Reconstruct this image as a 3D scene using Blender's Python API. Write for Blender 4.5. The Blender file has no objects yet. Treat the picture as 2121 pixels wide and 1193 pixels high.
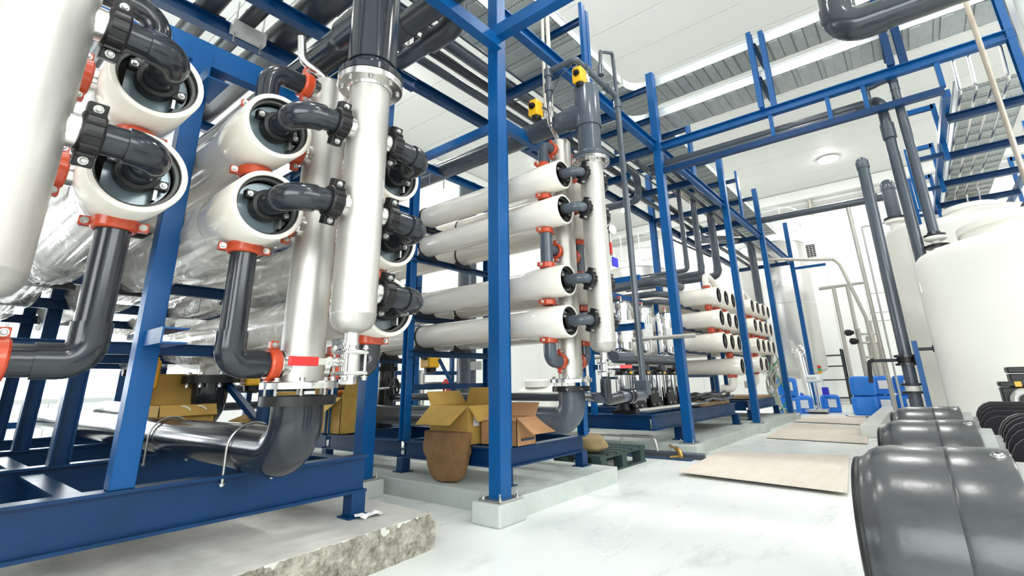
import bpy, math, random
from mathutils import Vector, Matrix
random.seed(7)
SC = bpy.context.scene
COL = SC.collection
PI = math.pi

# ------------------------------------------------------------------ camera
cam = bpy.data.objects.new('camera', bpy.data.cameras.new('camera'))
COL.objects.link(cam)
cd = cam.data
cd.sensor_fit = 'HORIZONTAL'; cd.sensor_width = 36.0
cd.lens = 1005.246 / 2121 * 36.0
cd.shift_x = (1060.5 - 1078.48) / 2121
cd.shift_y = (501.117 - 596.5) / 2121
cd.clip_start = 0.05; cd.clip_end = 200
X = Vector((0.62397395, -0.78117399, -0.02058425))
Y = -Vector((0.20574442, 0.18963916, -0.96005532))
Z = -Vector((0.75387382, 0.59481442, 0.27905208))
cam.matrix_world = Matrix(((X.x, Y.x, Z.x, 0), (X.y, Y.y, Z.y, 0), (X.z, Y.z, Z.z, 1.0), (0, 0, 0, 1)))
SC.camera = cam

# ------------------------------------------------------------------ look
SC.view_settings.view_transform = 'Standard'
SC.view_settings.look = 'None'
SC.view_settings.gamma = 1.0
SC.view_settings.use_curve_mapping = False
SC.view_settings.exposure = 0.25

w = bpy.data.worlds.new('world'); SC.world = w; w.use_nodes = True
w.node_tree.nodes['Background'].inputs[0].default_value = (0.9, 0.95, 1.0, 1)
w.node_tree.nodes['Background'].inputs[1].default_value = 0.3
LAMP_POWER = 75.0
CEIL = 9.0

# ------------------------------------------------------------------ materials
def mat(name, col, rough=0.4, metal=0.0, spec=0.5, noise=None, bump=None, coat=0.0, emit=None, alpha=None, trans=0.0):
    """noise = (scale, amount, second colour, stretch xyz); bump = (scale, strength)"""
    m = bpy.data.materials.new(name); m.use_nodes = True
    nt = m.node_tree; b = nt.nodes['Principled BSDF']
    b.inputs['Base Color'].default_value = (*col, 1)
    b.inputs['Roughness'].default_value = rough
    b.inputs['Metallic'].default_value = metal
    b.inputs['Specular IOR Level'].default_value = spec
    b.inputs['Coat Weight'].default_value = coat
    b.inputs['Coat Roughness'].default_value = 0.08
    if trans: b.inputs['Transmission Weight'].default_value = trans
    if alpha is not None: b.inputs['Alpha'].default_value = alpha
    if emit:
        b.inputs['Emission Color'].default_value = (*emit[0], 1)
        b.inputs['Emission Strength'].default_value = emit[1]
    def coords(st):
        tc = nt.nodes.new('ShaderNodeTexCoord'); mp = nt.nodes.new('ShaderNodeMapping')
        mp.inputs['Scale'].default_value = st
        nt.links.new(tc.outputs['Object'], mp.inputs['Vector'])
        return mp.outputs['Vector']
    if noise:
        sc, am, c2, st = noise
        n = nt.nodes.new('ShaderNodeTexNoise'); n.inputs['Scale'].default_value = sc
        n.inputs['Detail'].default_value = 6; n.inputs['Roughness'].default_value = 0.65
        nt.links.new(coords(st), n.inputs['Vector'])
        r = nt.nodes.new('ShaderNodeValToRGB')
        r.color_ramp.elements[0].position = 0.35; r.color_ramp.elements[0].color = (*col, 1)
        r.color_ramp.elements[1].position = 0.35 + 0.45 / max(am, 0.05) * 0.5 if am < 1 else 0.6
        r.color_ramp.elements[1].color = (*c2, 1)
        nt.links.new(n.outputs['Fac'], r.inputs['Fac'])
        nt.links.new(r.outputs['Color'], b.inputs['Base Color'])
        mr = nt.nodes.new('ShaderNodeMapRange')
        mr.inputs['To Min'].default_value = rough * 0.8; mr.inputs['To Max'].default_value = min(1, rough * 1.35)
        nt.links.new(n.outputs['Fac'], mr.inputs['Value']); nt.links.new(mr.outputs['Result'], b.inputs['Roughness'])
    if bump:
        n = nt.nodes.new('ShaderNodeTexNoise'); n.inputs['Scale'].default_value = bump[0]; n.inputs['Detail'].default_value = 5
        nt.links.new(coords((1, 1, 1)), n.inputs['Vector'])
        bp = nt.nodes.new('ShaderNodeBump'); bp.inputs['Strength'].default_value = bump[1]; bp.inputs['Distance'].default_value = 0.02
        nt.links.new(n.outputs['Fac'], bp.inputs['Height']); nt.links.new(bp.outputs['Normal'], b.inputs['Normal'])
    return m
O1 = (1, 1, 1)
M = dict(
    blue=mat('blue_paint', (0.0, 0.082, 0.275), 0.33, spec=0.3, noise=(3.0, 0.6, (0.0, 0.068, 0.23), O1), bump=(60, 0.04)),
    blueshade=mat('shaded_blue_paint', (0.0, 0.036, 0.125), 0.33, spec=0.3, noise=(3.0, 0.6, (0.0, 0.026, 0.088), O1), bump=(60, 0.04)),  # the same blue paint darkened, shade put into the colour of dim members
    pvc=mat('dark_grey_pvc', (0.016, 0.0195, 0.025), 0.15, noise=(4, 0.6, (0.021, 0.026, 0.032), O1)),
    pvcm=mat('mid_grey_pvc', (0.07, 0.085, 0.108), 0.2, noise=(4, 0.6, (0.055, 0.068, 0.087), O1)),
    black=mat('black_polymer', (0.005, 0.005, 0.0055), 0.38, spec=0.4),
    rubber=mat('black_rubber', (0.01, 0.01, 0.011), 0.6),
    orange=mat('orange_clamp_paint', (0.52, 0.06, 0.012), 0.32, noise=(20, 0.6, (0.42, 0.04, 0.01), O1), coat=0.3),
    frp=mat('white_gelcoat', (0.84, 0.80, 0.725), 0.14, noise=(2.0, 0.5, (0.81, 0.765, 0.685), (1, 0.3, 1)), coat=0.5),
    lip=mat('white_lip', (0.86, 0.84, 0.80), 0.25),
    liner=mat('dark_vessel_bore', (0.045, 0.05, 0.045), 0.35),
    plate=mat('grey_blue_plate', (0.22, 0.28, 0.31), 0.22, metal=0.2, coat=0.4),
    steel=mat('brushed_stainless', (0.60, 0.585, 0.55), 0.40, metal=0.75, noise=(4.5, 0.5, (0.42, 0.40, 0.365), (1, 1, 0.4))),
    brush=mat('bright_stainless', (0.72, 0.71, 0.69), 0.22, metal=1.0),
    chrome=mat('polished_chrome', (0.8, 0.8, 0.8), 0.07, metal=1.0),
    tanksteel=mat('tank_stainless', (0.66, 0.65, 0.63), 0.3, metal=0.75, noise=(0.7, 0.5, (0.52, 0.51, 0.49), (1, 1, 0.3))),
    zinc=mat('zinc_bolt', (0.50, 0.50, 0.48), 0.3, metal=0.9),
    galv=mat('galvanised_tray', (0.55, 0.575, 0.565), 0.45, metal=0.35, noise=(6, 0.6, (0.45, 0.475, 0.465), O1)),
    rail=mat('galvanised_rail', (0.74, 0.78, 0.78), 0.35, metal=0.3),
    hole=mat('tray_slot_dark', (0.03, 0.03, 0.03), 0.8),
    conduit=mat('ivory_conduit', (0.60, 0.56, 0.47), 0.4, metal=0.3),
    epoxy=mat('grey_green_epoxy', (0.82, 0.855, 0.83), 0.22),
    concrete=mat('painted_concrete', (0.52, 0.565, 0.535), 0.5, noise=(3, 0.6, (0.44, 0.48, 0.45), O1), bump=(14, 0.15)),
    slabtop=mat('slab_screed', (0.66, 0.65, 0.61), 0.6, noise=(4, 0.6, (0.47, 0.455, 0.41), O1), bump=(25, 0.12)),
    wall=mat('white_wall_panel', (0.86, 0.87, 0.85), 0.45),
    ceil=mat('ceiling_panel', (0.70, 0.705, 0.685), 0.5),
    trim=mat('grey_trim', (0.50, 0.51, 0.50), 0.5),
    pe=mat('cream_polyethylene', (0.86, 0.85, 0.79), 0.38, noise=(1.2, 0.5, (0.84, 0.825, 0.75), O1)),
    motor=mat('black_fan_cowl', (0.028, 0.031, 0.034), 0.22, noise=(6, 0.5, (0.075, 0.08, 0.083), (1, 0.5, 1)), bump=(40, 0.03)),
    fin=mat('motor_fin', (0.006, 0.004, 0.007), 0.5, spec=0.2),
    finedge=mat('casting_and_fin_highlight', (0.34, 0.35, 0.34), 0.35),  # grey castings; also the highlight painted on the fin edges
    yellow=mat('yellow_actuator', (0.78, 0.42, 0.01), 0.3),
    yellowb=mat('amber_actuator', (0.62, 0.28, 0.012), 0.35),
    red=mat('red_handle', (0.60, 0.02, 0.02), 0.35),
    tagblue=mat('blue_tag', (0.02, 0.02, 0.55), 0.4),
    card=mat('ochre_cardboard', (0.50, 0.31, 0.065), 0.75, noise=(6, 0.5, (0.38, 0.235, 0.06), O1)),
    cardb=mat('brown_cardboard', (0.50, 0.27, 0.13), 0.75, noise=(6, 0.5, (0.42, 0.22, 0.10), O1)),
    carddark=mat('cardboard_inside', (0.36, 0.185, 0.035), 0.8),
    paper=mat('white_paper', (0.80, 0.80, 0.78), 0.6),
    burlap=mat('brown_burlap', (0.25, 0.135, 0.05), 0.9, noise=(5, 0.5, (0.13, 0.065, 0.025), O1), bump=(90, 0.4)),
    cloth=mat('tan_cloth', (0.30, 0.22, 0.11), 0.9, bump=(30, 0.4)),
    jerry=mat('blue_jerrican_plastic', (0.012, 0.20, 0.72), 0.35, noise=(5, 0.5, (0.01, 0.16, 0.62), O1)),
    ply=mat('pale_plywood', (0.78, 0.70, 0.62), 0.55, noise=(1.6, 0.6, (0.70, 0.61, 0.52), (1, 6, 1))),
    pallet=mat('dark_green_pallet', (0.022, 0.045, 0.042), 0.6),
    brass=mat('brass', (0.42, 0.27, 0.08), 0.35, metal=0.8),
    film=None,
    black2=mat('black_shelf_metal', (0.012, 0.02, 0.022), 0.45),
    glassw=mat('gauge_face', (0.85, 0.85, 0.8), 0.3),
    green=mat('signal_green', (0.02, 0.35, 0.12), 0.3),
    amber=mat('signal_amber', (0.8, 0.3, 0.02), 0.3),
    wood=mat('wood_board', (0.46, 0.32, 0.17), 0.65, noise=(3, 0.6, (0.36, 0.24, 0.12), (1, 8, 1))),
    cable=mat('black_cable', (0.012, 0.012, 0.013), 0.45),
    orangec=mat('orange_hose', (0.75, 0.2, 0.02), 0.5),
    wrapw=mat('pale_cable', (0.55, 0.58, 0.5), 0.6),
    lampglass=mat('lamp_diffuser', (0.9, 0.9, 0.9), 0.4, emit=((1.0, 0.99, 0.95), 40.0)),
    lamphouse=mat('lamp_housing', (0.75, 0.75, 0.75), 0.4),
    brownpipe=mat('weathered_brown_pipe', (0.30, 0.25, 0.20), 0.35, metal=0.5, noise=(1.2, 0.5, (0.52, 0.48, 0.42), O1)),
    kerb=mat('pale_kerb_concrete', (0.72, 0.735, 0.70), 0.55, noise=(3, 0.6, (0.64, 0.655, 0.62), O1), bump=(14, 0.15)),
    pvcg=mat('slate_pvc', (0.028, 0.035, 0.042), 0.13, noise=(4, 0.6, (0.036, 0.044, 0.053), O1)),
    dull=mat('dull_stainless', (0.46, 0.44, 0.40), 0.4, metal=0.8),
    pvco=mat('satin_pvc', (0.03, 0.035, 0.042), 0.3, noise=(4, 0.6, (0.038, 0.044, 0.052), O1)),
    strip=mat('navy_print', (0.02, 0.05, 0.11), 0.6),
)
def film_mat():
    m = bpy.data.materials.new('clear_plastic_film'); m.use_nodes = True
    nt = m.node_tree; b = nt.nodes['Principled BSDF']
    b.inputs['Base Color'].default_value = (0.92, 0.905, 0.86, 1); b.inputs['Roughness'].default_value = 0.16
    n = nt.nodes.new('ShaderNodeTexNoise'); n.inputs['Scale'].default_value = 3.6; n.inputs['Detail'].default_value = 3
    n.inputs['Distortion'].default_value = 1.2
    tc = nt.nodes.new('ShaderNodeTexCoord'); mp = nt.nodes.new('ShaderNodeMapping'); mp.inputs['Scale'].default_value = (1, 0.7, 1)
    nt.links.new(tc.outputs['Object'], mp.inputs['Vector']); nt.links.new(mp.outputs['Vector'], n.inputs['Vector'])
    mr = nt.nodes.new('ShaderNodeMapRange'); mr.inputs['From Min'].default_value = 0.35; mr.inputs['From Max'].default_value = 0.65
    mr.inputs['To Min'].default_value = 0.15; mr.inputs['To Max'].default_value = 0.6
    nt.links.new(n.outputs['Fac'], mr.inputs['Value']); nt.links.new(mr.outputs['Result'], b.inputs['Alpha'])
    bp = nt.nodes.new('ShaderNodeBump'); bp.inputs['Strength'].default_value = 0.8; bp.inputs['Distance'].default_value = 0.05
    nt.links.new(n.outputs['Fac'], bp.inputs['Height']); nt.links.new(bp.outputs['Normal'], b.inputs['Normal'])
    return m
M['film'] = film_mat()

def wear(name, bump=True):
    """floor epoxy: smears and grey scuffs"""
    m = M[name]; nt = m.node_tree; b = nt.nodes['Principled BSDF']
    tc = nt.nodes.new('ShaderNodeTexCoord'); mp = nt.nodes.new('ShaderNodeMapping'); mp.inputs['Scale'].default_value = (0.5, 1.6, 1)
    nt.links.new(tc.outputs['Object'], mp.inputs['Vector'])
    n = nt.nodes.new('ShaderNodeTexNoise'); n.inputs['Scale'].default_value = 1.5; n.inputs['Detail'].default_value = 9; n.inputs['Roughness'].default_value = 0.7
    nt.links.new(mp.outputs['Vector'], n.inputs['Vector'])
    r = nt.nodes.new('ShaderNodeValToRGB')
    e = r.color_ramp.elements
    e[0].position = 0.24; e[0].color = (0.56, 0.575, 0.54, 1)
    e[1].position = 0.42; e[1].color = (0.82, 0.855, 0.83, 1)
    nt.links.new(n.outputs['Fac'], r.inputs['Fac']); nt.links.new(r.outputs['Color'], b.inputs['Base Color'])
    mr = nt.nodes.new('ShaderNodeMapRange'); mr.inputs['To Min'].default_value = 0.5; mr.inputs['To Max'].default_value = 0.12
    nt.links.new(n.outputs['Fac'], mr.inputs['Value']); nt.links.new(mr.outputs['Result'], b.inputs['Roughness'])
wear('epoxy')
def rough_concrete():
    m = bpy.data.materials.new('chipped_concrete'); m.use_nodes = True
    nt = m.node_tree; b = nt.nodes['Principled BSDF']; b.inputs['Roughness'].default_value = 0.9
    tc = nt.nodes.new('ShaderNodeTexCoord')
    n = nt.nodes.new('ShaderNodeTexNoise'); n.inputs['Scale'].default_value = 14; n.inputs['Detail'].default_value = 9; n.inputs['Roughness'].default_value = 0.75
    v = nt.nodes.new('ShaderNodeTexVoronoi'); v.inputs['Scale'].default_value = 34
    for t in (n, v): nt.links.new(tc.outputs['Object'], t.inputs['Vector'])
    r = nt.nodes.new('ShaderNodeValToRGB'); e = r.color_ramp.elements
    e[0].position = 0.33; e[0].color = (0.13, 0.11, 0.08, 1); e[1].position = 0.62; e[1].color = (0.60, 0.57, 0.49, 1)
    nt.links.new(n.outputs['Fac'], r.inputs['Fac']); nt.links.new(r.outputs['Color'], b.inputs['Base Color'])
    mx = nt.nodes.new('ShaderNodeMath'); mx.operation = 'ADD'
    nt.links.new(n.outputs['Fac'], mx.inputs[0]); nt.links.new(v.outputs['Distance'], mx.inputs[1])
    bp = nt.nodes.new('ShaderNodeBump'); bp.inputs['Strength'].default_value = 0.9; bp.inputs['Distance'].default_value = 0.03
    nt.links.new(mx.outputs[0], bp.inputs['Height']); nt.links.new(bp.outputs['Normal'], b.inputs['Normal'])
    return m
M['chip'] = rough_concrete()

# ------------------------------------------------------------------ mesh builder
def frame(d):
    d = Vector(d).normalized()
    a = Vector((0, 0, 1)) if abs(d.z) < 0.9 else Vector((1, 0, 0))
    u = d.cross(a).normalized(); v = u.cross(d).normalized()
    return d, u, v
class MB:
    def __init__(s): s.V = []; s.F = []
    def add(s, vs, fs):
        o = len(s.V); s.V += [tuple(v) for v in vs]; s.F += [tuple(i + o for i in f) for f in fs]; return s
    def box(s, x0, x1, y0, y1, z0, z1, rot=0.0):
        vs = [(x, y, z) for z in (z0, z1) for y in (y0, y1) for x in (x0, x1)]
        if rot:
            cx, cy = (x0 + x1) / 2, (y0 + y1) / 2; c, q = math.cos(rot), math.sin(rot)
            vs = [(cx + (x - cx) * c - (y - cy) * q, cy + (x - cx) * q + (y - cy) * c, z) for x, y, z in vs]
        return s.add(vs, [(0, 2, 3, 1), (4, 5, 7, 6), (0, 1, 5, 4), (2, 6, 7, 3), (0, 4, 6, 2), (1, 3, 7, 5)])
    def obox(s, c, ax, ay, az):
        """oriented box: centre and three half vectors"""
        c, ax, ay, az = map(Vector, (c, ax, ay, az))
        vs = [c + ax * i + ay * j + az * k for k in (-1, 1) for j in (-1, 1) for i in (-1, 1)]
        return s.add(vs, [(0, 2, 3, 1), (4, 5, 7, 6), (0, 1, 5, 4), (2, 6, 7, 3), (0, 4, 6, 2), (1, 3, 7, 5)])
    def lathe(s, o, d, prof, n=24, capa=True, capb=True):
        o = Vector(o); d, u, v = frame(d); vs = []; fs = []
        for t, r in prof:
            for i in range(n):
                a = 2 * PI * i / n; vs.append(o + d * t + (u * math.cos(a) + v * math.sin(a)) * r)
        for k in range(len(prof) - 1):
            for i in range(n):
                j = (i + 1) % n; fs.append((k * n + i, k * n + j, (k + 1) * n + j, (k + 1) * n + i))
        if capa: fs.append(tuple(range(n - 1, -1, -1)))
        if capb: fs.append(tuple((len(prof) - 1) * n + i for i in range(n)))
        return s.add(vs, fs)
    def cyl(s, p0, p1, r, r1=None, n=20):
        p0, p1 = Vector(p0), Vector(p1); L = (p1 - p0).length
        return s.lathe(p0, p1 - p0, [(0, r), (L, r if r1 is None else r1)], n)
    def tube(s, pts, r, bend=0.0, n=16, seg=8, cap=True):
        P = path(pts, bend, seg); vs = []; fs = []
        T = [(P[min(i + 1, len(P) - 1)] - P[max(i - 1, 0)]).normalized() for i in range(len(P))]
        _, u, v = frame(T[0])
        for i, p in enumerate(P):
            t = T[i]
            u = (u - t * u.dot(t)).normalized(); v = t.cross(u)
            rr = r(i / (len(P) - 1)) if callable(r) else r
            if 0 < i < len(P) - 1:
                c = (P[i + 1] - p).normalized().dot((p - P[i - 1]).normalized())
                k = 1 / max(0.5, math.sqrt((1 + c) / 2))
            else: k = 1
            for j in range(n):
                a = 2 * PI * j / n; vs.append(p + (u * math.cos(a) + v * math.sin(a)) * rr)
        for i in range(len(P) - 1):
            for j in range(n):
                q = (j + 1) % n; fs.append((i * n + j, i * n + q, (i + 1) * n + q, (i + 1) * n + j))
        if cap:
            fs.append(tuple(range(n - 1, -1, -1))); fs.append(tuple((len(P) - 1) * n + i for i in range(n)))
        return s.add(vs, fs)
    def extr(s, poly, p0, p1, up=(0, 0, 1)):
        """2D polygon (side, up) swept straight from p0 to p1"""
        p0, p1 = Vector(p0), Vector(p1); d = (p1 - p0).normalized(); up = Vector(up)
        if d.cross(up).length < 1e-4: up = Vector((1, 0, 0)) if abs(d.x) < 0.5 else Vector((0, 1, 0))
        sd = d.cross(up).normalized(); up = sd.cross(d).normalized(); n = len(poly)
        vs = [p + sd * a + up * b for p in (p0, p1) for a, b in poly]
        fs = [(i, (i + 1) % n, (i + 1) % n + n, i + n) for i in range(n)]
        fs += [tuple(range(n - 1, -1, -1)), tuple(range(n, 2 * n))]
        return s.add(vs, fs)
    def hbeam(s, p0, p1, w, h, t=0.012, up=(0, 0, 1)):
        a, b = w / 2, h / 2; q = t * 0.4
        return s.extr([(-a, -b), (a, -b), (a, -b + t), (q, -b + t), (q, b - t), (a, b - t), (a, b), (-a, b), (-a, b - t), (-q, b - t), (-q, -b + t), (-a, -b + t)], p0, p1, up)
    def chan(s, p0, p1, w, h, t=0.008, up=(0, 0, 1), flip=1):
        a, b = w / 2, h / 2
        return s.extr([(flip * x, y) for x, y in [(-a, -b), (a, -b), (a, -b + t), (-a + t, -b + t), (-a + t, b - t), (a, b - t), (a, b), (-a, b)]], p0, p1, up)
    def rect(s, p0, p1, w, h, up=(0, 0, 1)):
        a, b = w / 2, h / 2
        return s.extr([(-a, -b), (a, -b), (a, b), (-a, b)], p0, p1, up)
    def bolt(s, p, d, r=0.012, h=0.012, shank=0.0):
        p = Vector(p); d = Vector(d).normalized()
        s.lathe(p, d, [(0, r * 1.5), (h * 0.2, r * 1.5)], 10)
        s.lathe(p + d * h * 0.2, d, [(0, r), (h, r), (h * 1.15, r * 0.8)], 6)
        if shank: s.cyl(p + d * h, p + d * (h + shank), r * 0.5, n=8)
        return s
    def torus(s, c, d, R, r, n=28, m=8, a0=0, a1=2 * PI):
        c = Vector(c); d, u, v = frame(d); full = a1 - a0 > 6.28
        k = n if full else n + 1
        P = [c + (u * math.cos(a0 + (a1 - a0) * i / n) + v * math.sin(a0 + (a1 - a0) * i / n)) * R for i in range(k)]
        vs = []; fs = []
        for i, p in enumerate(P):
            o = (p - c).normalized()
            for j in range(m):
                b = 2 * PI * j / m; vs.append(p + (o * math.cos(b) + d * math.sin(b)) * r)
        for i in range(n):
            i2 = (i + 1) % k
            for j in range(m):
                j2 = (j + 1) % m; fs.append((i * m + j, i2 * m + j, i2 * m + j2, i * m + j2))
        if not full:
            fs.append(tuple(range(m))); fs.append(tuple((k - 1) * m + j for j in range(m - 1, -1, -1)))
        return s.add(vs, fs)
    def quad(s, a, b, c, d, t=0.004):
        """thin panel with thickness"""
        a, b, c, d = map(Vector, (a, b, c, d)); n = (b - a).cross(d - a).normalized() * t
        vs = [a, b, c, d, a + n, b + n, c + n, d + n]
        return s.add(vs, [(3, 2, 1, 0), (4, 5, 6, 7), (0, 1, 5, 4), (1, 2, 6, 5), (2, 3, 7, 6), (3, 0, 4, 7)])
def path(pts, bend, seg=8):
    pts = [Vector(p) for p in pts]; out = [pts[0]]
    for i in range(1, len(pts) - 1):
        p = pts[i]; a = (pts[i - 1] - p); b = (pts[i + 1] - p); la, lb = a.length, b.length
        a.normalize(); b.normalize(); ang = a.angle(b)
        if bend <= 0 or ang > PI - 0.02: out.append(p); continue
        L = min(bend / math.tan(ang / 2), la * 0.49 if i > 1 else la * 0.98, lb * 0.49 if i < len(pts) - 2 else lb * 0.98)
        R = L * math.tan(ang / 2); bis = (a + b).normalized(); c = p + bis * (R / math.sin(ang / 2))
        s0 = p + a * L - c; s1 = p + b * L - c; tot = PI - ang
        ax = s0.cross(s1).normalized()
        for k in range(seg + 1):
            out.append(c + Matrix.Rotation(tot * k / seg, 3, ax) @ s0)
    out.append(pts[-1]); return out

def wloc(o):
    v = Vector((0, 0, 0))
    while o is not None: v = v + o.location; o = o.parent
    return v
def ob(name, mb, m, parent=None, kind=None, label=None, bevel=0, smooth=True, ang=35):
    """one mesh object; its origin sits at the middle of its underside"""
    xs = [v[0] for v in mb.V]; ys = [v[1] for v in mb.V]; zs = [v[2] for v in mb.V]
    o0 = Vector(((min(xs) + max(xs)) / 2, (min(ys) + max(ys)) / 2, min(zs)))
    me = bpy.data.meshes.new(name)
    me.from_pydata([(v[0] - o0.x, v[1] - o0.y, v[2] - o0.z) for v in mb.V], [], mb.F)
    me.materials.append(M[m] if isinstance(m, str) else m)
    if smooth:
        me.shade_smooth(); me.set_sharp_from_angle(angle=math.radians(ang))
    me.update()
    o = bpy.data.objects.new(name, me); COL.objects.link(o)
    if parent is not None:
        o.parent = parent; o.location = o0 - wloc(parent)
    else: o.location = o0
    if kind: o['kind'] = kind
    if label: o['label'] = label
    if bevel:
        bv = o.modifiers.new('bevel', 'BEVEL'); bv.width = bevel; bv.segments = 2; bv.limit_method = 'ANGLE'; bv.angle_limit = math.radians(40)
    return o
def tag(o, label, cat, group=None):
    o['label'] = label; o['category'] = cat
    if group: o['group'] = group
    return o
def thing(name, loc, label, cat, group=None):
    o = bpy.data.objects.new(name, None); COL.objects.link(o); o.location = loc; o.empty_display_size = 0.1
    return tag(o, label, cat, group)
def dup(root, loc, label=None, group=None):
    r = root.copy(); COL.objects.link(r); r.location = loc
    if label: r['label'] = label
    if group: r['group'] = group
    for ch in list(root.children):
        c = ch.copy(); COL.objects.link(c); c.parent = r
        for g in list(ch.children):
            d = g.copy(); COL.objects.link(d); d.parent = c
    return r

_BM = {}
def stud(name, parent, p, d, L, r=0.010, m='zinc'):
    """one bolt with a hex head and a hex nut L apart; alike bolts share one mesh"""
    d = Vector(d).normalized(); key = (round(L, 4), r, m)
    if key not in _BM:
        mb = MB().cyl((0, 0, -L / 2 - r), (0, 0, L / 2 + r * 1.35), r * 0.55, n=8)
        mb.bolt((0, 0, L / 2), (0, 0, 1), r, r * 1.15); mb.bolt((0, 0, -L / 2), (0, 0, -1), r, r * 1.15)
        me = bpy.data.meshes.new(name); me.from_pydata(mb.V, [], mb.F); me.materials.append(M[m]); _BM[key] = me
    o = bpy.data.objects.new(name, _BM[key]); COL.objects.link(o)
    o.parent = parent; o.location = Vector(p) - wloc(parent); o.rotation_mode = 'QUATERNION'; o.rotation_quaternion = d.to_track_quat('Z', 'Y')
    return o

# ------------------------------------------------------------------ the room
X0, X1, Y0, Y1 = -5.0, 24.0, -8.0, 12.5
ob('floor', MB().box(X0, X1, Y0, Y1, -0.1, 0), 'epoxy', kind='structure')
ceil = ob('ceiling', MB().box(X0, X1, Y0, Y1, CEIL + 0.03, CEIL + 0.15), 'trim', kind='structure')
cpm = None
x = X0
k = 0
while x < X1 - 0.1:
    x2 = min(x + 1.16, X1)
    if cpm is None or x2 - x < 1.159:
        o = ob('ceiling_panel', MB().box(x + 0.006, x2 - 0.006, Y0, Y1, CEIL, CEIL + 0.028), 'ceil', ceil)
        if cpm is None: cpm = o; px0 = x
    else:
        o = cpm.copy(); COL.objects.link(o); o.parent = ceil; o.location = cpm.location + Vector((x - px0, 0, 0))
    x = x2
def panelwall(name, axis, pos, thick, a0, a1):
    if axis == 'x': wl = ob(name, MB().box(pos, pos + thick, a0, a1, 0, CEIL), 'trim', kind='structure')
    else: wl = ob(name, MB().box(a0, a1, pos, pos + thick, 0, CEIL), 'trim', kind='structure')
    t = -0.03 if thick > 0 else 0.03
    a = a0; first = None
    while a < a1 - 0.05:
        b = min(a + 1.15, a1)
        if first is None or b - a < 1.149:
            lo, hi = sorted((pos, pos + t))
            mb = MB().box(lo, hi, a + 0.004, b - 0.004, 0.16, CEIL - 0.02) if axis == 'x' else MB().box(a + 0.004, b - 0.004, lo, hi, 0.16, CEIL - 0.02)
            o = ob('wall_panel', mb, 'wall', wl)
            if first is None: first = o; fa = a
        else:
            o = first.copy(); COL.objects.link(o); o.parent = wl
            o.location = first.location + (Vector((0, a - fa, 0)) if axis == 'x' else Vector((a - fa, 0, 0)))
        a = b
    return wl
panelwall('wall_back', 'x', X1, 0.2, Y0, Y1)
panelwall('wall_front', 'x', X0, -0.2, Y0, Y1)
panelwall('wall_left', 'y', Y1, 0.2, X0, X1)
panelwall('wall_right', 'y', Y0, -0.2, X0, X1)
ob('baseboard_back', MB().box(X1 - 0.06, X1 - 0.03, Y0, Y1, 0, 0.16), 'trim', kind='structure')
ob('baseboard_left', MB().box(X0, X1 - 0.06, Y1 - 0.06, Y1 - 0.03, 0, 0.16), 'trim', kind='structure')
ob('trim_1', MB().box(X1 - 0.45, X1 - 0.03, Y0, Y1, CEIL - 0.45, CEIL - 0.02), 'wall', kind='structure', label='boxed ledge where back wall meets ceiling')
ob('trim_2', MB().box(X1 - 0.12, X1 - 0.03, Y0, Y1, CEIL - 0.75, CEIL - 0.6), 'trim', kind='structure', label='grey rail below the ceiling ledge')
for i, y in enumerate((-2.6, 0.4, 2.4, 9.3, 11.0)):
    o = ob('trim_%d' % (i + 3), MB().box(X1 - 0.32, X1 - 0.03, y, y + 0.08, CEIL - 1.15, CEIL - 0.46), 'conduit', kind='structure', label='small brown bracket under ceiling ledge')

# lamps: ceiling high-bays
def lamp(x, y, label):
    t = thing('ceiling_lamp', (x, y, CEIL - 0.16), label, 'lamp', 'round ceiling lamps')
    ob('lamp_housing', MB().lathe((x, y, CEIL), (0, 0, -1), [(0, 0.16), (0.02, 0.34), (0.05, 0.36), (0.06, 0.36), (0.06, 0.33)], 28), 'lamphouse', t)
    ob('diffuser', MB().lathe((x, y, CEIL - 0.055), (0, 0, -1), [(0, 0.33), (0.03, 0.32), (0.07, 0.26), (0.10, 0.15), (0.11, 0.03)], 28), 'lampglass', t)
    l = bpy.data.lights.new('lamp_light', 'AREA'); l.shape = 'DISK'; l.size = 0.6; l.energy = LAMP_POWER; l.color = (1.0, 0.985, 0.95)
    lo = bpy.data.objects.new('lamp_light', l); COL.objects.link(lo); lo.parent = t; lo.location = (0, 0, -0.02)
LX = (0.2, 6.96, 13.8, 20.6); LY = (-6.9, -2.9, 1.25, 5.4, 9.6)
NX = ('first', 'second', 'third', 'farthest'); NY = ('first', 'second', 'third', 'fourth', 'fifth')
for i, x in enumerate(LX):
    for j, y in enumerate(LY):
        if (i, j) in ((2, 2),): continue
        lamp(x, y, 'round white ceiling lamp, %s' % {(3, 2): 'glowing above the steel tank and white tanks', (3, 4): 'glaring behind the thin grey standpipe', (1, 4): 'glaring beside the flange of the near steel manifold'}.get((i, j), '%s row from the camera, %s place from the tank side' % (NX[i], NY[j])))

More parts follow.
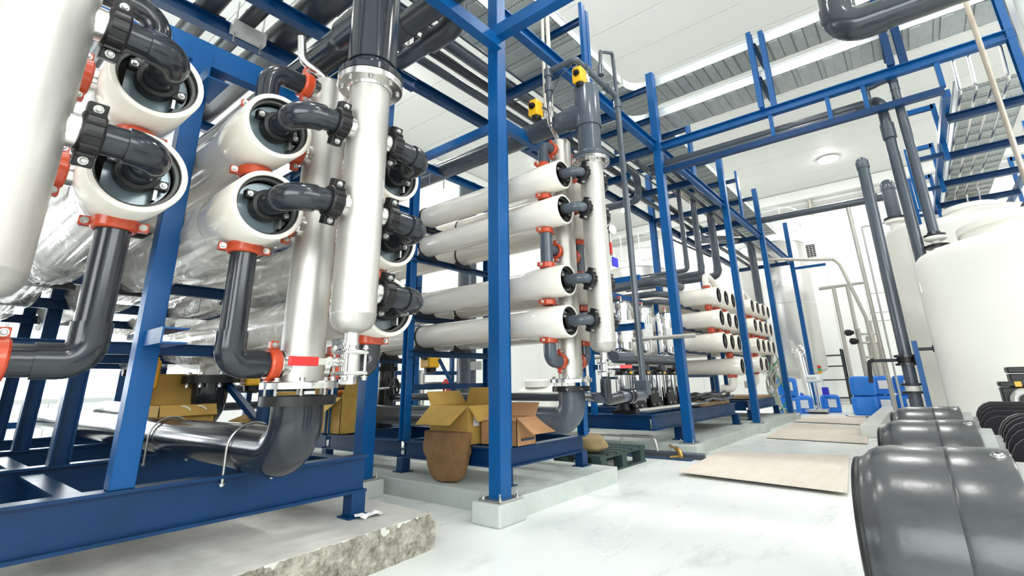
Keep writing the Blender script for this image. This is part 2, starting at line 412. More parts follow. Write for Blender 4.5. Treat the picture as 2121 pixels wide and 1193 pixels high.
def window(n, axis, pos, inn, a0, a1, z0, z1, cols, power):
    """daylit window: frame, mullions and bright panes set just inside the wall panels; its daylight is an area light"""
    def bx(u0, u1, w0, w1, t0, t1):
        lo, hi = sorted((pos + inn * t0, pos + inn * t1))
        return MB().box(lo, hi, u0, u1, w0, w1) if axis == 'x' else MB().box(u0, u1, lo, hi, w0, w1)
    wn = ob('window_%d' % n, bx(a0, a1, z0 - 0.08, z0, 0.0, 0.10), 'trim', kind='structure')
    ob('window_head', bx(a0, a1, z1, z1 + 0.08, 0, 0.10), 'trim', wn)
    st = (a1 - a0) / cols
    for i in range(cols + 1): ob('mullion', bx(a0 + st * i - 0.03, a0 + st * i + 0.03, z0, z1, 0, 0.10), 'trim', wn)
    for i in range(cols): ob('window_pane', bx(a0 + st * i + 0.03, a0 + st * (i + 1) - 0.03, z0, z1, 0.03, 0.05), 'daypane', wn)
    l = bpy.data.lights.new('daylight', 'AREA'); l.shape = 'RECTANGLE'; l.size = a1 - a0 - 0.2; l.size_y = z1 - z0 - 0.1; l.energy = power; l.color = (0.93, 0.98, 1.0)
    o = bpy.data.objects.new('daylight', l); COL.objects.link(o)
    c = Vector((pos + inn * 0.12, (a0 + a1) / 2, (z0 + z1) / 2)) if axis == 'x' else Vector(((a0 + a1) / 2, pos + inn * 0.12, (z0 + z1) / 2))
    o.location = c; dirv = Vector((inn, 0, 0)) if axis == 'x' else Vector((0, inn, 0))
    o.rotation_mode = 'QUATERNION'; o.rotation_quaternion = (-dirv).to_track_quat('Z', 'Y')
M['daypane'] = mat('daylit_pane', (0.9, 0.9, 0.9), 0.3, emit=((0.93, 0.98, 1.0), 3.0))
window(1, 'y', Y1 - 0.03, -1, -3.5, 3.4, 0.9, 3.3, 6, 330)
window(2, 'x', X0 + 0.03, 1, -5.0, 2.0, 1.2, 4.2, 6, 170)
window(3, 'y', Y0 + 0.03, 1, -3.0, 5.0, 3.2, 6.2, 6, 170)
# ------------------------------------------------------------------ concrete
def rough_slab():
    t = thing('concrete_slab', (0.5, 5.0, 0), 'low concrete slab with broken rough edge under the nearest blue skid', 'slab')
    front = [(-3.6, 2.42), (1.17, 2.57), (2.374, 2.66)]; side = [(2.374, 2.66), (2.39, 3.45), (2.42, 7.6)]
    top = [(-3.6, 2.42), (1.17, 2.57), (2.374, 2.66), (2.39, 3.45), (2.42, 7.6), (-3.6, 7.6)]
    H = 0.203; mb = MB(); n = len(top)
    mb.add([(x, y, 0) for x, y in top] + [(x, y, H) for x, y in top], [tuple(range(n, 2 * n))] + [(i, (i + 1) % n, (i + 1) % n + n, i + n) for i in range(n)])
    ob('slab_top', mb, 'slabtop', t, smooth=False)
    R = random.Random(3)
    pl = []
    def seg(a, b, st):
        L = math.dist(a, b); k = max(1, int(L / st))
        for i in range(k): pl.append((a[0] + (b[0] - a[0]) * i / k, a[1] + (b[1] - a[1]) * i / k))
    seg((0.2, 2.5405), front[1], 0.03); seg(front[1], front[2], 0.03)
    nf = len(pl); seg(side[0], (2.39, 3.45), 0.05); pl.append((2.39, 3.45))
    rows = 7; vs = []; fs = []
    for i, (x, y) in enumerate(pl):
        nx, ny = (0.06, -1) if i < nf else (1, 0.0)
        if abs(i - nf) < 2: nx, ny = 0.6, -0.6
        for r in range(rows):
            z = H * r / (rows - 1); d = R.uniform(0.0, 0.028) + 0.012 * (1 - r / rows) + 0.012 * math.sin(x * 9 + y * 7)
            if r == rows - 1: d = R.uniform(-0.012, 0.012); z = H + 0.001 - R.uniform(0, 0.006)
            if r == 0: d = 0.03; z = 0
            vs.append((x + nx * d, y + ny * d, z))
    for i in range(len(pl) - 1):
        for r in range(rows - 1):
            a = i * rows + r; fs.append((a, a + rows, a + rows + 1, a + 1))
    ob('broken_edge', MB().add(vs, fs), 'chip', t, label='rough grey aggregate face of the slab', ang=60)
rough_slab()
def plinth(pts, z, label):
    n = len(pts); mb = MB()
    mb.add([(x, y, 0) for x, y in pts] + [(x, y, z) for x, y in pts], [tuple(range(n, 2 * n))] + [(i, (i + 1) % n, (i + 1) % n + n, i + n) for i in range(n)])
    return tag(ob('concrete_plinth', mb, 'concrete', bevel=0.006, smooth=False), label, 'plinth')
plinth([(3.217, 2.632), (4.88, 2.642), (4.88, 8.0), (3.19, 8.0)], 0.152, 'pale grey concrete plinth under the middle rack of white vessels')
plinth([(6.95, 2.60), (13.9, 2.60), (13.9, 8.0), (6.95, 8.0)], 0.15, 'long pale grey concrete plinth under the far pump skid and far racks')
FOOT = [(3.09, 2.69, 'nearest single blue column in the middle of the view'), (7.09, 2.69, 'second blue column, beside the plywood sheets'), (10.72, 2.69, 'third blue column'), (13.95, 2.69, 'fourth blue column, near the blue jerricans'), (17.95, 2.69, 'fifth and farthest blue column'), (2.98, 4.32, 'blue column behind the near steel manifold')]
for x, y, l in FOOT:
    r = 0.16 if x < 6 else 0.2
    tag(ob('concrete_footing', MB().box(x - r, x + r, y - r + 0.03, y + r - 0.01, 0, 0.152), 'concrete', bevel=0.012, smooth=False), 'square concrete footing block under the ' + l, 'footing')

# ------------------------------------------------------------------ building pipe rack
rack = thing('pipe_rack_frame', (10, 3.5, 0.15), 'tall blue steel pipe rack frame with a row of columns along the aisle', 'steel frame')
CXS = [3.09, 7.09, 10.72, 13.95, 17.95]
def column(x, y, z0, z1, s=0.126, plate=True):
    c = ob('column', MB().box(x - s / 2, x + s / 2, y - s / 2, y + s / 2, z0, z1), 'blue', rack, bevel=0.006)
    if plate:
        ob('base_plate', MB().box(x - 0.125, x + 0.125, y - 0.11, y + 0.11, z0 + 0.001, z0 + 0.016), 'zinc', c)
        for a in (-1, 1):
            for b in (-1, 1):
                ob('anchor_bolt', MB().bolt((x + a * 0.1, y + b * 0.085, z0 + 0.016), (0, 0, 1), 0.012, 0.016, 0.03), 'zinc', c)
for x in CXS: column(x, 2.69, 0.152, 6.05)
column(2.98, 4.32, 0.152, 4.8, 0.14)
for x in CXS[1:4]: column(x + 0.02, 4.4, 0.15, 5.9, 0.13, False)
column(0.3, 7.2, 0, 4.2, 0.12, False)
def rb(p0, p1, w=0.1, h=0.14, k='h', m='blueshade', name='beam'):
    mb = MB(); (mb.hbeam if k == 'h' else mb.rect if k == 'r' else mb.chan)(p0, p1, w, h)
    return ob(name, mb, m, rack)
rb((3.15, 2.72, 4.68), (18, 2.72, 4.68), 0.1, 0.14, m='blue')
rb((3.05, 4.4, 4.72), (18, 4.4, 4.72), 0.1, 0.14)
rb((-3.5, 2.62, 4.16), (3.03, 2.62, 4.16), 0.1, 0.12, 'r', 'blue')
rb((-3.5, 4.36, 4.14), (2.92, 4.36, 4.14), 0.1, 0.13, m='blueshade')
rb((-3.5, 3.74, 4.14), (2.92, 3.74, 4.14), 0.09, 0.12)
rb((-3.5, 6.4, 4.14), (3, 6.4, 4.14), 0.09, 0.12)
rb((3.0, 2.62, 4.26), (3.0, -2.2, 4.26), 0.1, 0.13, 'r', 'blue')
CM = [5.7, 7.09, 8.9, 10.72, 12.3, 13.95, 17.95]
rb((4.35, 2.77, 4.66), (4.35, 3.7, 4.66), 0.08, 0.12, name='cross_member')
for x in CM: rb((x, 2.77, 4.66), (x, 4.36, 4.66), 0.08, 0.12, name='cross_member')
# upper brackets that carry the cable trays
for x, y in [(4.95, 2.72), (7.09, 2.69), (8.9, 2.72), (10.72, 2.69), (12.3, 2.72), (13.95, 2.69)]:
    if x not in CXS:
        ob('tray_post', MB().chan((x - 0.04, y, 4.75), (x - 0.04, y, 6.02), 0.05, 0.09, up=(1, 0, 0)).chan((x + 0.06, y, 4.75), (x + 0.06, y, 5.95), 0.05, 0.07, up=(1, 0, 0)), 'blue', rack)
    rb((x, y, 5.8), (x, 4.35, 5.8), 0.06, 0.09, name='cross_member')
    rb((x, y, 5.2), (x, 4.35, 5.2), 0.06, 0.09, name='cross_member')
rb((17.95, 2.62, 4.45), (17.95, 1.75, 4.45), 0.07, 0.08, 'r', 'blue')
# bridge across the aisle
br = thing('pipe_bridge_frame', (7.09, 0.5, 4.2), 'blue steel bridge carrying pipes and trays across the aisle overhead', 'steel frame')
def bb(name, p0, p1, w, h, k='h', m='blue', root=None):
    mb = MB(); (mb.hbeam if k == 'h' else mb.rect if k == 'r' else mb.chan)(p0, p1, w, h)
    return ob(name, mb, m, root or br)
bb('top_beam', (7.1, 2.62, 4.66), (7.1, -1.55, 4.66), 0.1, 0.12, 'h', 'blue')
bb('bottom_beam', (7.1, 2.62, 4.23), (7.1, -0.84, 4.23), 0.08, 0.08, 'r', 'blueshade')
for y in (1.0, 0.3, -0.1, -0.84): bb('web_post', (7.1, y, 4.27), (7.1, y, 4.6), 0.05, 0.07, 'r', 'blue')
for x, y in ((7.04, 1.08), (7.12, 0.93)):
    bb('tray_post', (x, y, 4.72), (x, y, 6.0), 0.07, 0.1, 'h', 'blue')
bb('tray_post', (7.05, -0.43, 4.72), (7.05, -0.43, 5.75), 0.08, 0.12, 'h', 'blueshade')
bb('tray_post', (7.12, -0.56, 4.72), (7.12, -0.56, 5.75), 0.08, 0.12, 'h', 'blueshade')
for y in (1.04, -0.43):
    for z in (5.2, 5.78): bb('tray_bearer', (7.05, y, z), (7.75, y, z), 0.05, 0.07, 'h', 'blueshade')
bb('end_column', (7.12, -1.53, 0), (7.12, -1.53, 6.2), 0.13, 0.13, 'h', 'blue')
# second pipe rack running to the back wall on the tank side
r2 = thing('side_rack_frame', (12, -1.3, 4.1), 'blue ladder-like frame above the white tanks at upper right', 'steel frame')
bb('rail_beam', (7.2, -0.86, 4.23), (23.9, -0.86, 4.23), 0.08, 0.09, 'r', 'blue', r2)
bb('rail_beam', (7.2, -2.0, 4.23), (23.9, -2.0, 4.23), 0.08, 0.09, 'r', 'blue', r2)
for x in (7.75, 9.2, 10.6, 12.0, 14, 16.5, 19, 21.5): bb('rung', (x, -0.86, 4.12), (x, -2.0, 4.12), 0.09, 0.1, 'h', 'blueshade', r2)
for x in (8.7, 10.3, 12.0, 14.5):
    bb('outrigger', (x, -0.86, 4.75), (x, -0.52, 4.75), 0.06, 0.07, 'r', 'blue', r2)
    bb('outrigger_post', (x, -0.52, 4.79), (x, -0.52, 3.7), 0.07, 0.07, 'r', 'blue', r2)
    bb('outrigger_post', (x, -0.86, 3.9), (x, -0.86, 4.79), 0.06, 0.06, 'r', 'blue', r2)
    bb('outrigger_post', (x, -2.0, 4.2), (x, -2.0, 4.79), 0.06, 0.06, 'r', 'blue', r2)
    bb('outrigger', (x, -0.86, 4.0), (x, -0.52, 4.0), 0.05, 0.06, 'r', 'blueshade', r2)
    bb('outrigger', (x, -2.0, 4.75), (x, -2.4, 4.75), 0.06, 0.07, 'r', 'blue', r2)
    bb('outrigger_post', (x, -2.4, 4.79), (x, -2.4, 3.2), 0.07, 0.07, 'r', 'blue', r2)
bb('rack_leg', (11.2, -2.05, 0), (11.2, -2.05, 4.2), 0.1, 0.1, 'r', 'blue', r2)
bb('rack_leg', (18.5, -1.4, 0), (18.5, -1.4, 4.1), 0.1, 0.1, 'r', 'blue', r2)

# ------------------------------------------------------------------ cable trays
def tray_mat():
    m = M['galv']; nt = m.node_tree; b = nt.nodes['Principled BSDF']
    return m
def slots(m, name, axis):
    """rows of small punched slots every 0.25 m across the tray floor"""
    c = m.copy(); c.name = name; nt = c.node_tree; b = nt.nodes['Principled BSDF']
    src = b.inputs['Base Color'].links[0].from_socket
    tc = nt.nodes.new('ShaderNodeTexCoord'); sp = nt.nodes.new('ShaderNodeSeparateXYZ'); nt.links.new(tc.outputs['Object'], sp.inputs[0])
    def fr(sock, period, lim):
        d = nt.nodes.new('ShaderNodeMath'); d.operation = 'DIVIDE'; nt.links.new(sock, d.inputs[0]); d.inputs[1].default_value = period
        f = nt.nodes.new('ShaderNodeMath'); f.operation = 'FRACT'; nt.links.new(d.outputs[0], f.inputs[0])
        l = nt.nodes.new('ShaderNodeMath'); l.operation = 'LESS_THAN'; nt.links.new(f.outputs[0], l.inputs[0]); l.inputs[1].default_value = lim
        return l.outputs[0]
    lo, la = (0, 1) if axis == 'x' else (1, 0)
    a = fr(sp.outputs[lo], 0.16, 0.10); d = fr(sp.outputs[la], 0.045, 0.55)
    mu = nt.nodes.new('ShaderNodeMath'); mu.operation = 'MULTIPLY'; nt.links.new(a, mu.inputs[0]); nt.links.new(d, mu.inputs[1])
    mx = nt.nodes.new('ShaderNodeMix'); mx.data_type = 'RGBA'; nt.links.new(mu.outputs[0], mx.inputs[0]); nt.links.new(src, mx.inputs[6]); mx.inputs[7].default_value = (0.03, 0.03, 0.03, 1)
    nt.links.new(mx.outputs[2], b.inputs['Base Color'])
    return c
TX = slots(M['galv'], 'slotted_tray_x', 'x'); TY = slots(M['galv'], 'slotted_tray_y', 'y')
def tray(name, axis, a0, a1, b0, b1, z, label, rib=0.32, h=0.14):
    """straight ladder-punched tray; a = length range, b = width range"""
    t = thing(name, ((a0 + a1) / 2, (b0 + b1) / 2, z) if axis == 'x' else ((b0 + b1) / 2, (a0 + a1) / 2, z), label, 'cable tray')
    def bx(mb, a, a2, b, b2, z0, z1): return mb.box(a, a2, b, b2, z0, z1) if axis == 'x' else mb.box(b, b2, a, a2, z0, z1)
    ob('tray_floor', bx(MB(), a0, a1, b0, b1, z, z + 0.006), TX if axis == 'x' else TY, t, smooth=False)
    for b in (b0, b1): ob('side_rail', bx(bx(MB(), a0, a1, b - 0.004, b + 0.004, z - 0.01, z + h), a0, a1, b - 0.018, b + 0.018, z + h, z + h + 0.012), 'rail', t, smooth=False)
    a = a0 + rib / 2; f = None
    while a < a1 - rib / 3:
        if f is None: f = ob('tray_rib', bx(MB(), a - 0.06, a + 0.06, b0 + 0.02, b1 - 0.02, z - 0.026, z - 0.001), 'galv', t, smooth=False, bevel=0.006); fa = a
        else:
            o = f.copy(); COL.objects.link(o); o.parent = t; o.location = f.location + (Vector((a - fa, 0, 0)) if axis == 'x' else Vector((0, a - fa, 0)))
        a += rib
    return t
def corner(x0, x1, y0, y1, z, R, label, h=0.14, sgn=1):
    """fitting that turns the aisle tray (along x) toward the bridge (along -y), with a curved inner fillet"""
    t = thing('tray_junction', ((x0 + x1) / 2, (y0 + y1) / 2, z), label, 'cable tray')
    arc = [(x0 - R + R * math.sin(a), y0 - R + R * math.cos(a)) for a in [PI / 2 * i / 8 for i in range(9)]]
    arc2 = [(x1 + R - R * math.sin(a), y0 - R + R * math.cos(a)) for a in [PI / 2 * i / 8 for i in range(9)]]
    pts = arc + arc2[::-1] + [(x1 + R, y1), (x0 - R, y1)]
    n = len(pts); mb = MB().add([(x, y, z) for x, y in pts] + [(x, y, z + 0.006) for x, y in pts], [tuple(range(n)), tuple(range(2 * n - 1, n - 1, -1))] + [(i, (i + 1) % n, (i + 1) % n + n, i + n) for i in range(n)])
    ob('tray_floor', mb, TX, t, smooth=False)
    for A in (arc, arc2):
        m2 = MB(); k = len(A)
        m2.add([(x, y, z - 0.01) for x, y in A] + [(x, y, z + h) for x, y in A] + [(x - 0.005, y - 0.005, z - 0.01) for x, y in A] + [(x - 0.005, y - 0.005, z + h) for x, y in A],
               [(i, i + 1, k + i + 1, k + i) for i in range(k - 1)] + [(2 * k + i, 3 * k + i, 3 * k + i + 1, 2 * k + i + 1) for i in range(k - 1)] + [(k + i, k + i + 1, 3 * k + i + 1, 3 * k + i) for i in range(k - 1)])
        ob('side_rail', m2, 'rail', t)
for z, ya, yb, nm in ((5.87, 3.08, 4.12, 'upper'), (5.27, 3.2, 3.78, 'lower')):
    tray('cable_tray', 'x', 1.0, 6.75, ya, yb, z, '%s wide perforated grey tray above the middle rack, running along the aisle' % nm)
    corner(7.21, 7.79, ya, yb, z, 0.36, '%s curved tray junction behind the second blue column top' % nm)
    tray('cable_tray', 'x', 8.1, 18.5, ya, yb, z, '%s perforated grey tray above the far racks' % nm)
    tray('cable_tray', 'y', -0.95 if nm == 'upper' else -2.2, ya - 0.36, 7.21, 7.79, z, '%s silver-railed tray crossing over the aisle on the bridge' % nm)
tray('cable_tray', 'x', 7.8, 20, -1.75, -1.05, 4.5, 'pale ribbed tray inside the blue ladder-like frame at upper right')
t = thing('conduit_bundle', (13, -1.3, 4.2), 'row of thin steel conduits running along the ladder-like blue frame', 'conduit')
for i, y in enumerate((-1.0, -1.14, -1.28, -1.42)):
    ob('conduit', MB().tube([(7.2, y, 4.62), (7.3, y, 4.24), (12.5 - i * 0.3, y, 4.24), (12.7 - i * 0.3, y, 3.4)], 0.018, 0.08, 8), 'brush', t)
# ------------------------------------------------------------------ skids of the near racks
def skid(root, x0, x1, yf, ys, zb, zt, ucol='blueshade'):
    """H-beam base: long beams at each y in ys from x0 to x1, end and cross beams"""
    zc = (zb + zt) / 2; h = zt - zb
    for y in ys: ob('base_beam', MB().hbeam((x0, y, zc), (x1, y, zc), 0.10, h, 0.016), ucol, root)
near = thing('skid_frame', (0.7, 4.5, 0.2), 'blue H-beam skid and rack frame holding the nearest plastic-wrapped vessels', 'steel frame')
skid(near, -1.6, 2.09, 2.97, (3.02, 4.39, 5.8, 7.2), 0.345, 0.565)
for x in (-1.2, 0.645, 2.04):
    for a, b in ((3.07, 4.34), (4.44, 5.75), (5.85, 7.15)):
        ob('cross_beam', MB().hbeam((x, a, 0.45), (x, b, 0.45), 0.10, 0.17, 0.014), 'blueshade', near)
for x in (-1.5, 2.035):
    for y in (3.02, 5.8):
        l = ob('leg', MB().box(x - 0.05, x + 0.05, y - 0.05, y + 0.05, 0.212, 0.345), 'blueshade', near, bevel=0.004)
        ob('foot_plate', MB().box(x - 0.08, x + 0.08, y - 0.075, y + 0.06, 0.203, 0.213), 'blueshade', l)
for x in (-0.55, 0.775, 2.03):
    for y in (3.03, 4.38, 5.8, 7.2):
        if x > 2 and y < 3.1: continue
        ob('rack_post', MB().hbeam((x, y, 0.565), (x, y, 2.95), 0.10, 0.10, 0.010, up=(1, 0, 0)) if y > 3.1 else MB().box(x - 0.05, x + 0.05, y - 0.045, y + 0.045, 0.565, 2.95), 'blue' if y < 3.1 else 'blueshade', near, bevel=0.004 if y < 3.1 else 0)  # rear posts get the blue with shade mixed into its colour
for y in (4.33, 5.75, 7.15):
    for z in (1.74, 1.29, 2.16):
        if z == 2.16 and y < 5: pass
        ob('shelf_rail', MB().chan((-0.6, y, z), (2.08, y, z), 0.05, 0.085, 0.008), 'blueshade', near)
ob('top_beam', MB().chan((-0.6, 3.03, 2.94), (2.08, 3.03, 2.94), 0.08, 0.15, 0.01, flip=-1), 'blue', near)
for z, y1 in ((1.25, 2.72), (2.68, 2.74)):
    ob('stub_bracket', MB().chan((0.80, 3.03, z), (0.80, y1, z), 0.11, 0.075, 0.008, up=(0, 0, 1), flip=-1), 'blue', near)
for x in (0.775, 2.03):
    ob('top_beam', MB().hbeam((x, 3.06, 2.94), (x, 7.2, 2.94), 0.08, 0.1), 'blueshade', near)
ob('diagonal_brace', MB().rect((2.03, 4.42, 0.7), (2.03, 5.78, 1.3), 0.05, 0.05), 'blueshade', near)

mid = thing('skid_frame', (4.1, 4.2, 0.152), 'blue skid and rack frame holding the middle stack of white vessels', 'steel frame')
for y in (2.99, 4.36, 5.8, 7.2): ob('base_beam', MB().hbeam((3.5, y, 0.372), (4.78, y, 0.372), 0.10, 0.16, 0.014), 'blueshade', mid)
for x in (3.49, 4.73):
    for a, b in ((3.05, 4.31), (4.41, 5.75), (5.85, 7.15)): ob('base_beam', MB().hbeam((x, a, 0.372), (x, b, 0.372), 0.10, 0.16, 0.014), 'blueshade', mid)
    for y in (2.98, 4.36, 5.8):
        l = ob('leg', MB().box(x - 0.05, x + 0.05, y - 0.05, y + 0.05, 0.16, 0.292), 'blueshade', mid, bevel=0.004)
        ob('foot_plate', MB().box(x - 0.075, x + 0.08, y - 0.07, y + 0.07, 0.152, 0.161), 'blueshade', l)
for y, x in ((2.96, 3.475), (4.36, 3.49), (5.8, 3.49), (4.36, 4.78), (5.8, 4.78)):
    ob('rack_post', MB().hbeam((x, y, 0.452), (x, y, 3.66), 0.085, 0.085, 0.009, up=(0, 1, 0)), 'blue', mid)
ob('rack_post', MB().hbeam((4.79, 2.98, 0.452), (4.79, 2.98, 1.1), 0.085, 0.085, 0.009, up=(0, 1, 0)), 'blue', mid)
for z in (2.78, 2.40, 1.715, 1.335):
    for y in (4.31, 5.75):
        ob('shelf_rail', MB().chan((3.45, y, z), (4.8, y, z), 0.05, 0.07, 0.008), 'blueshade', mid)
ob('shelf_rail', MB().rect((3.49, 4.40, 0.98), (4.78, 4.40, 0.98), 0.05, 0.06), 'blueshade', mid)
for y in (4.36, 5.8): ob('top_beam', MB().chan((3.45, y, 3.62), (4.8, y, 3.62), 0.06, 0.09, 0.008), 'blue', mid)
for x in (3.49, 4.79): ob('top_beam', MB().rect((x, 2.95, 3.64), (x, 5.8, 3.64), 0.07, 0.085), 'blue', mid)
ob('top_beam', MB().chan((3.45, 2.96, 3.62), (4.8, 2.96, 3.62), 0.08, 0.12, 0.01, flip=-1), 'blue', mid)
ob('diagonal_brace', MB().rect((4.0, 4.42, 1.29), (4.55, 4.42, 0.55), 0.045, 0.01, up=(0, 1, 0)), 'blue', mid)

# ------------------------------------------------------------------ pressure vessels
def vessel(x, y, z, re, rb, L, label, name='pressure_vessel', group=None, head=0.42, port=None, wrap=None, straps=(), clamps=(), detail=True, n=40):
    """white tube along +y, open recessed head at y; re/rb outer radii of head and body"""
    t = thing(name, (x, y, z - re), label, 'pressure vessel', group)
    ri = re * 0.86; d = (0, 1, 0); o = (x, y, z)
    ob('shell', MB().lathe(o, d, [(0.07, ri), (0.004, ri), (0, ri + 0.004), (0, re - 0.006), (0.006, re), (head * 0.62, re), (head * 0.8, re - (re - rb) * 0.35), (head, rb), (L - head, rb), (L - head * 0.7, re), (L, re)], n, False, True), 'frp', t, ang=50)
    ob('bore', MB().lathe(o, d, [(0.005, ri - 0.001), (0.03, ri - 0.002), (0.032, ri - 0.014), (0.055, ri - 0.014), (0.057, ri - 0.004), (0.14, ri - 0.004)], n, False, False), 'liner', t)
    if detail:
        k = 36; rp = ri - 0.02; vs = []
        for i in range(k):
            a = 2 * PI * i / k; vs.append((rp * math.cos(a), rp * math.sin(a)))
        vs = [(max(-rp * 0.80, u), v) for u, v in vs] if (x * 10) % 2 < 1 else vs
        mb = MB().add([(x + u, y + 0.075, z + v) for u, v in vs] + [(x + u, y + 0.09, z + v) for u, v in vs], [tuple(range(k)), tuple(range(2 * k - 1, k - 1, -1))] + [(i, i + k, (i + 1) % k + k, (i + 1) % k) for i in range(k)])
        ob('end_plate', mb, 'plate', t)
        ob('port_hub', MB().lathe((x, y + 0.08, z), (0, -1, 0), [(0, re * 0.42), (0.02, re * 0.42), (0.025, re * 0.36), (0.075, re * 0.36)], 24), 'black', t)
        ob('lifting_eye', MB().obox((x + rp * 0.55, y + 0.045, z - rp * 0.62), (0.006, 0, 0), (0, 0.022, 0), (0, 0, 0.022)).tube([(x + rp * 0.55, y + 0.03, z - rp * 0.62), (x + rp * 0.55, y + 0.03, z - rp * 0.62 + 0.03)], 0.005, n=6), 'zinc', t)
    else:
        ob('end_plate', MB().lathe((x, y + 0.06, z), d, [(0, ri - 0.01), (0.01, ri - 0.01)], 20), 'plate', t)
        ob('port_hub', MB().box(x - 0.012, x + 0.012, y + 0.005, y + 0.06, z - ri * 0.9, z + ri * 0.9).cyl((x, y + 0.0, z), (x, y + 0.06, z), re * 0.3, n=12), 'black', t)
    for cz, rr in clamps: clamp(t, (x, port, cz), (0, 0, 1), rr)
    for sy in straps:
        s = ob('strap', MB().lathe((x, sy - 0.012, z), d, [(0, rb + 0.001), (0, rb + 0.006), (0.024, rb + 0.006), (0.024, rb + 0.001)], 32, False, False), 'black', t)
        for q in (-1, 1): stud('strap_bolt', s, (x + q * (rb + 0.012), sy, z - rb * 0.72), (0, 0, 1), rb * 0.5, 0.008)
        ob('saddle', MB().extr([(-rb * 1.25, -0.045), (rb * 1.25, -0.045), (rb * 1.25, -0.02), (rb * 0.75, 0.03), (rb * 0.4, 0.008), (0, -0.004), (-rb * 0.4, 0.008), (-rb * 0.75, 0.03), (-rb * 1.25, -0.02)], (x, sy - 0.03, z - rb), (x, sy + 0.03, z - rb)), 'rubber', t)
    if wrap:
        y0, y1 = wrap; R = random.Random(int(x * 100 + z * 10)); ny, na = int((y1 - y0) / 0.05), 40; vs = []; fs = []
        ph = [R.uniform(0, 6.28) for _ in range(6)]
        for i in range(ny + 1):
            yy = y0 + (y1 - y0) * i / ny
            for j in range(na):
                a = 2 * PI * j / na
                sag = max(0, -math.sin(a)) ** 3 * (0.05 + 0.03 * math.sin(yy * 3 + ph[0]) + 0.02 * math.sin(yy * 7.3 + ph[4]))
                r = rb + 0.012 + sag + 0.006 * math.sin(yy * 11 + 3 * math.sin(a * 2 + ph[1]) + ph[2]) + 0.005 * math.sin(a * 7 + yy * 5 + ph[3]) + R.uniform(0, 0.004)
                if i in (0, ny): r = rb + 0.004
                vs.append((x + r * math.cos(a), yy, z + r * math.sin(a)))
        for i in range(ny):
            for j in range(na):
                q = (j + 1) % na; fs.append((i * na + j, i * na + q, (i + 1) * na + q, (i + 1) * na + j))
        ob('plastic_wrap', MB().add(vs, fs), 'film', t, label='crinkled clear plastic film around the tube', ang=80)
    return t
def clamp(parent, c, d, r, m='orange', w=0.055, name='pipe_clamp', ears=True):
    """two-bolt grooved coupling round a pipe of radius r at c, axis d"""
    c = Vector(c); d, u, v = frame(d); mb = MB()
    mb.lathe(c - d * w / 2, d, [(0, r + 0.002), (0, r + 0.014), (w * 0.18, r + 0.021), (w * 0.82, r + 0.021), (w, r + 0.014), (w, r + 0.002)], 28, False, False)
    e = u if abs(d.z) > 0.5 else v
    if abs(d.z) > 0.5: e = (Vector((1, -0.25, 0))).normalized()
    f = d.cross(e)
    if ears:
        for s in (-1, 1): mb.obox(c + e * s * (r + 0.03), e * 0.026, f * 0.017, d * w * 0.36)
    o = ob(name, mb, m, parent, bevel=0.004 if ears else 0, label='orange coupling clamp' if m == 'orange' else None)
    if ears:
        for s in (-1, 1): stud('clamp_bolt', o, c + e * s * (r + 0.036), f, 0.034, 0.010)
    return o
def black_clamp(parent, c, d, r, w=0.065):
    c = Vector(c); d, u, v = frame(d); mb = MB()
    mb.lathe(c - d * w / 2, d, [(0, r + 0.002), (0, r + 0.016), (w * 0.15, r + 0.024), (w * 0.85, r + 0.024), (w, r + 0.016), (w, r + 0.002)], 28, False, False)
    e = Vector((0, -0.35, 1)).normalized() if abs(d.x) > 0.5 else Vector((1, 0, 0.5)).normalized()
    f = d.cross(e)
    for s in (-1, 1): mb.obox(c + e * s * (r + 0.028), e * 0.028, f * 0.026, d * w * 0.42)
    for k in (-2, -1, 0, 1, 2):
        a = k * 0.5; q = f * math.cos(a) - e * math.sin(a)
        mb.obox(c + q * (r + 0.022), q * 0.008, f.cross(d) * 0.006, d * w * 0.4)
    o = ob('black_clamp', mb, 'black', parent, bevel=0.003)
    for s in (-1, 1): stud('clamp_bolt', o, c + e * s * (r + 0.034), f, 0.052, 0.010)
def jumper(xc, yf, z, xm, yo, rm, rp, label, m='pvc', zm=None):
    """curved pipe from the middle of a vessel head to the side of the outer manifold"""
    s = 1 if xm > xc else -1; zm = z if zm is None else zm
    t = thing('jumper_pipe', (xc, yo, z - 0.1), label, 'pipe')
    xe = xm - s * (rm + 0.055)
    ob('pipe_bend', MB().tube([(xc, yf + 0.0, z), (xc, yo, z), (xe - s * 0.02, yo, zm)], rp, 0.105, 20, 10), m, t)
    xs = xc + s * 0.09
    if abs(xe - xc) > 0.15: ob('socket', MB().tube([(xc, yo + 0.125, z), (xc, yo, z), (xc + s * 0.10, yo, z + (zm - z) * 0.4)], rp + 0.009, 0.105, 20, 10), m, t)
    black_clamp(t, (xe, yo, zm), (1, 0, 0), rp)
    clampy = ob('hub_clamp', MB().lathe((xc, yf + 0.06, z), (0, -1, 0), [(0, rp + 0.002), (0, rp + 0.02), (0.055, rp + 0.02), (0.06, rp + 0.002)], 24, False, False).obox((xc + rp + 0.02, yf + 0.03, z - 0.035), (0.03, 0, 0), (0, 0.02, 0), (0, 0, 0.02)).obox((xc - rp - 0.02, yf + 0.03, z + 0.035), (0.03, 0, 0), (0, 0.02, 0), (0, 0, 0.02)), 'black', t, bevel=0.003)
    for q in (-1, 1): stud('clamp_bolt', clampy, (xc + q * (rp + 0.032), yf + 0.03, z - q * 0.035), (0, -1, 0), 0.04, 0.009)
    ob('steel_nipple', MB().cyl((xe + s * 0.02, yo, zm), (xm - s * (rm - 0.02), yo, zm), rp * 0.97).cyl((xe + s * 0.035, yo, zm), (xm - s * (rm - 0.01), yo, zm), rp * 1.05), 'brush', t)
    return t
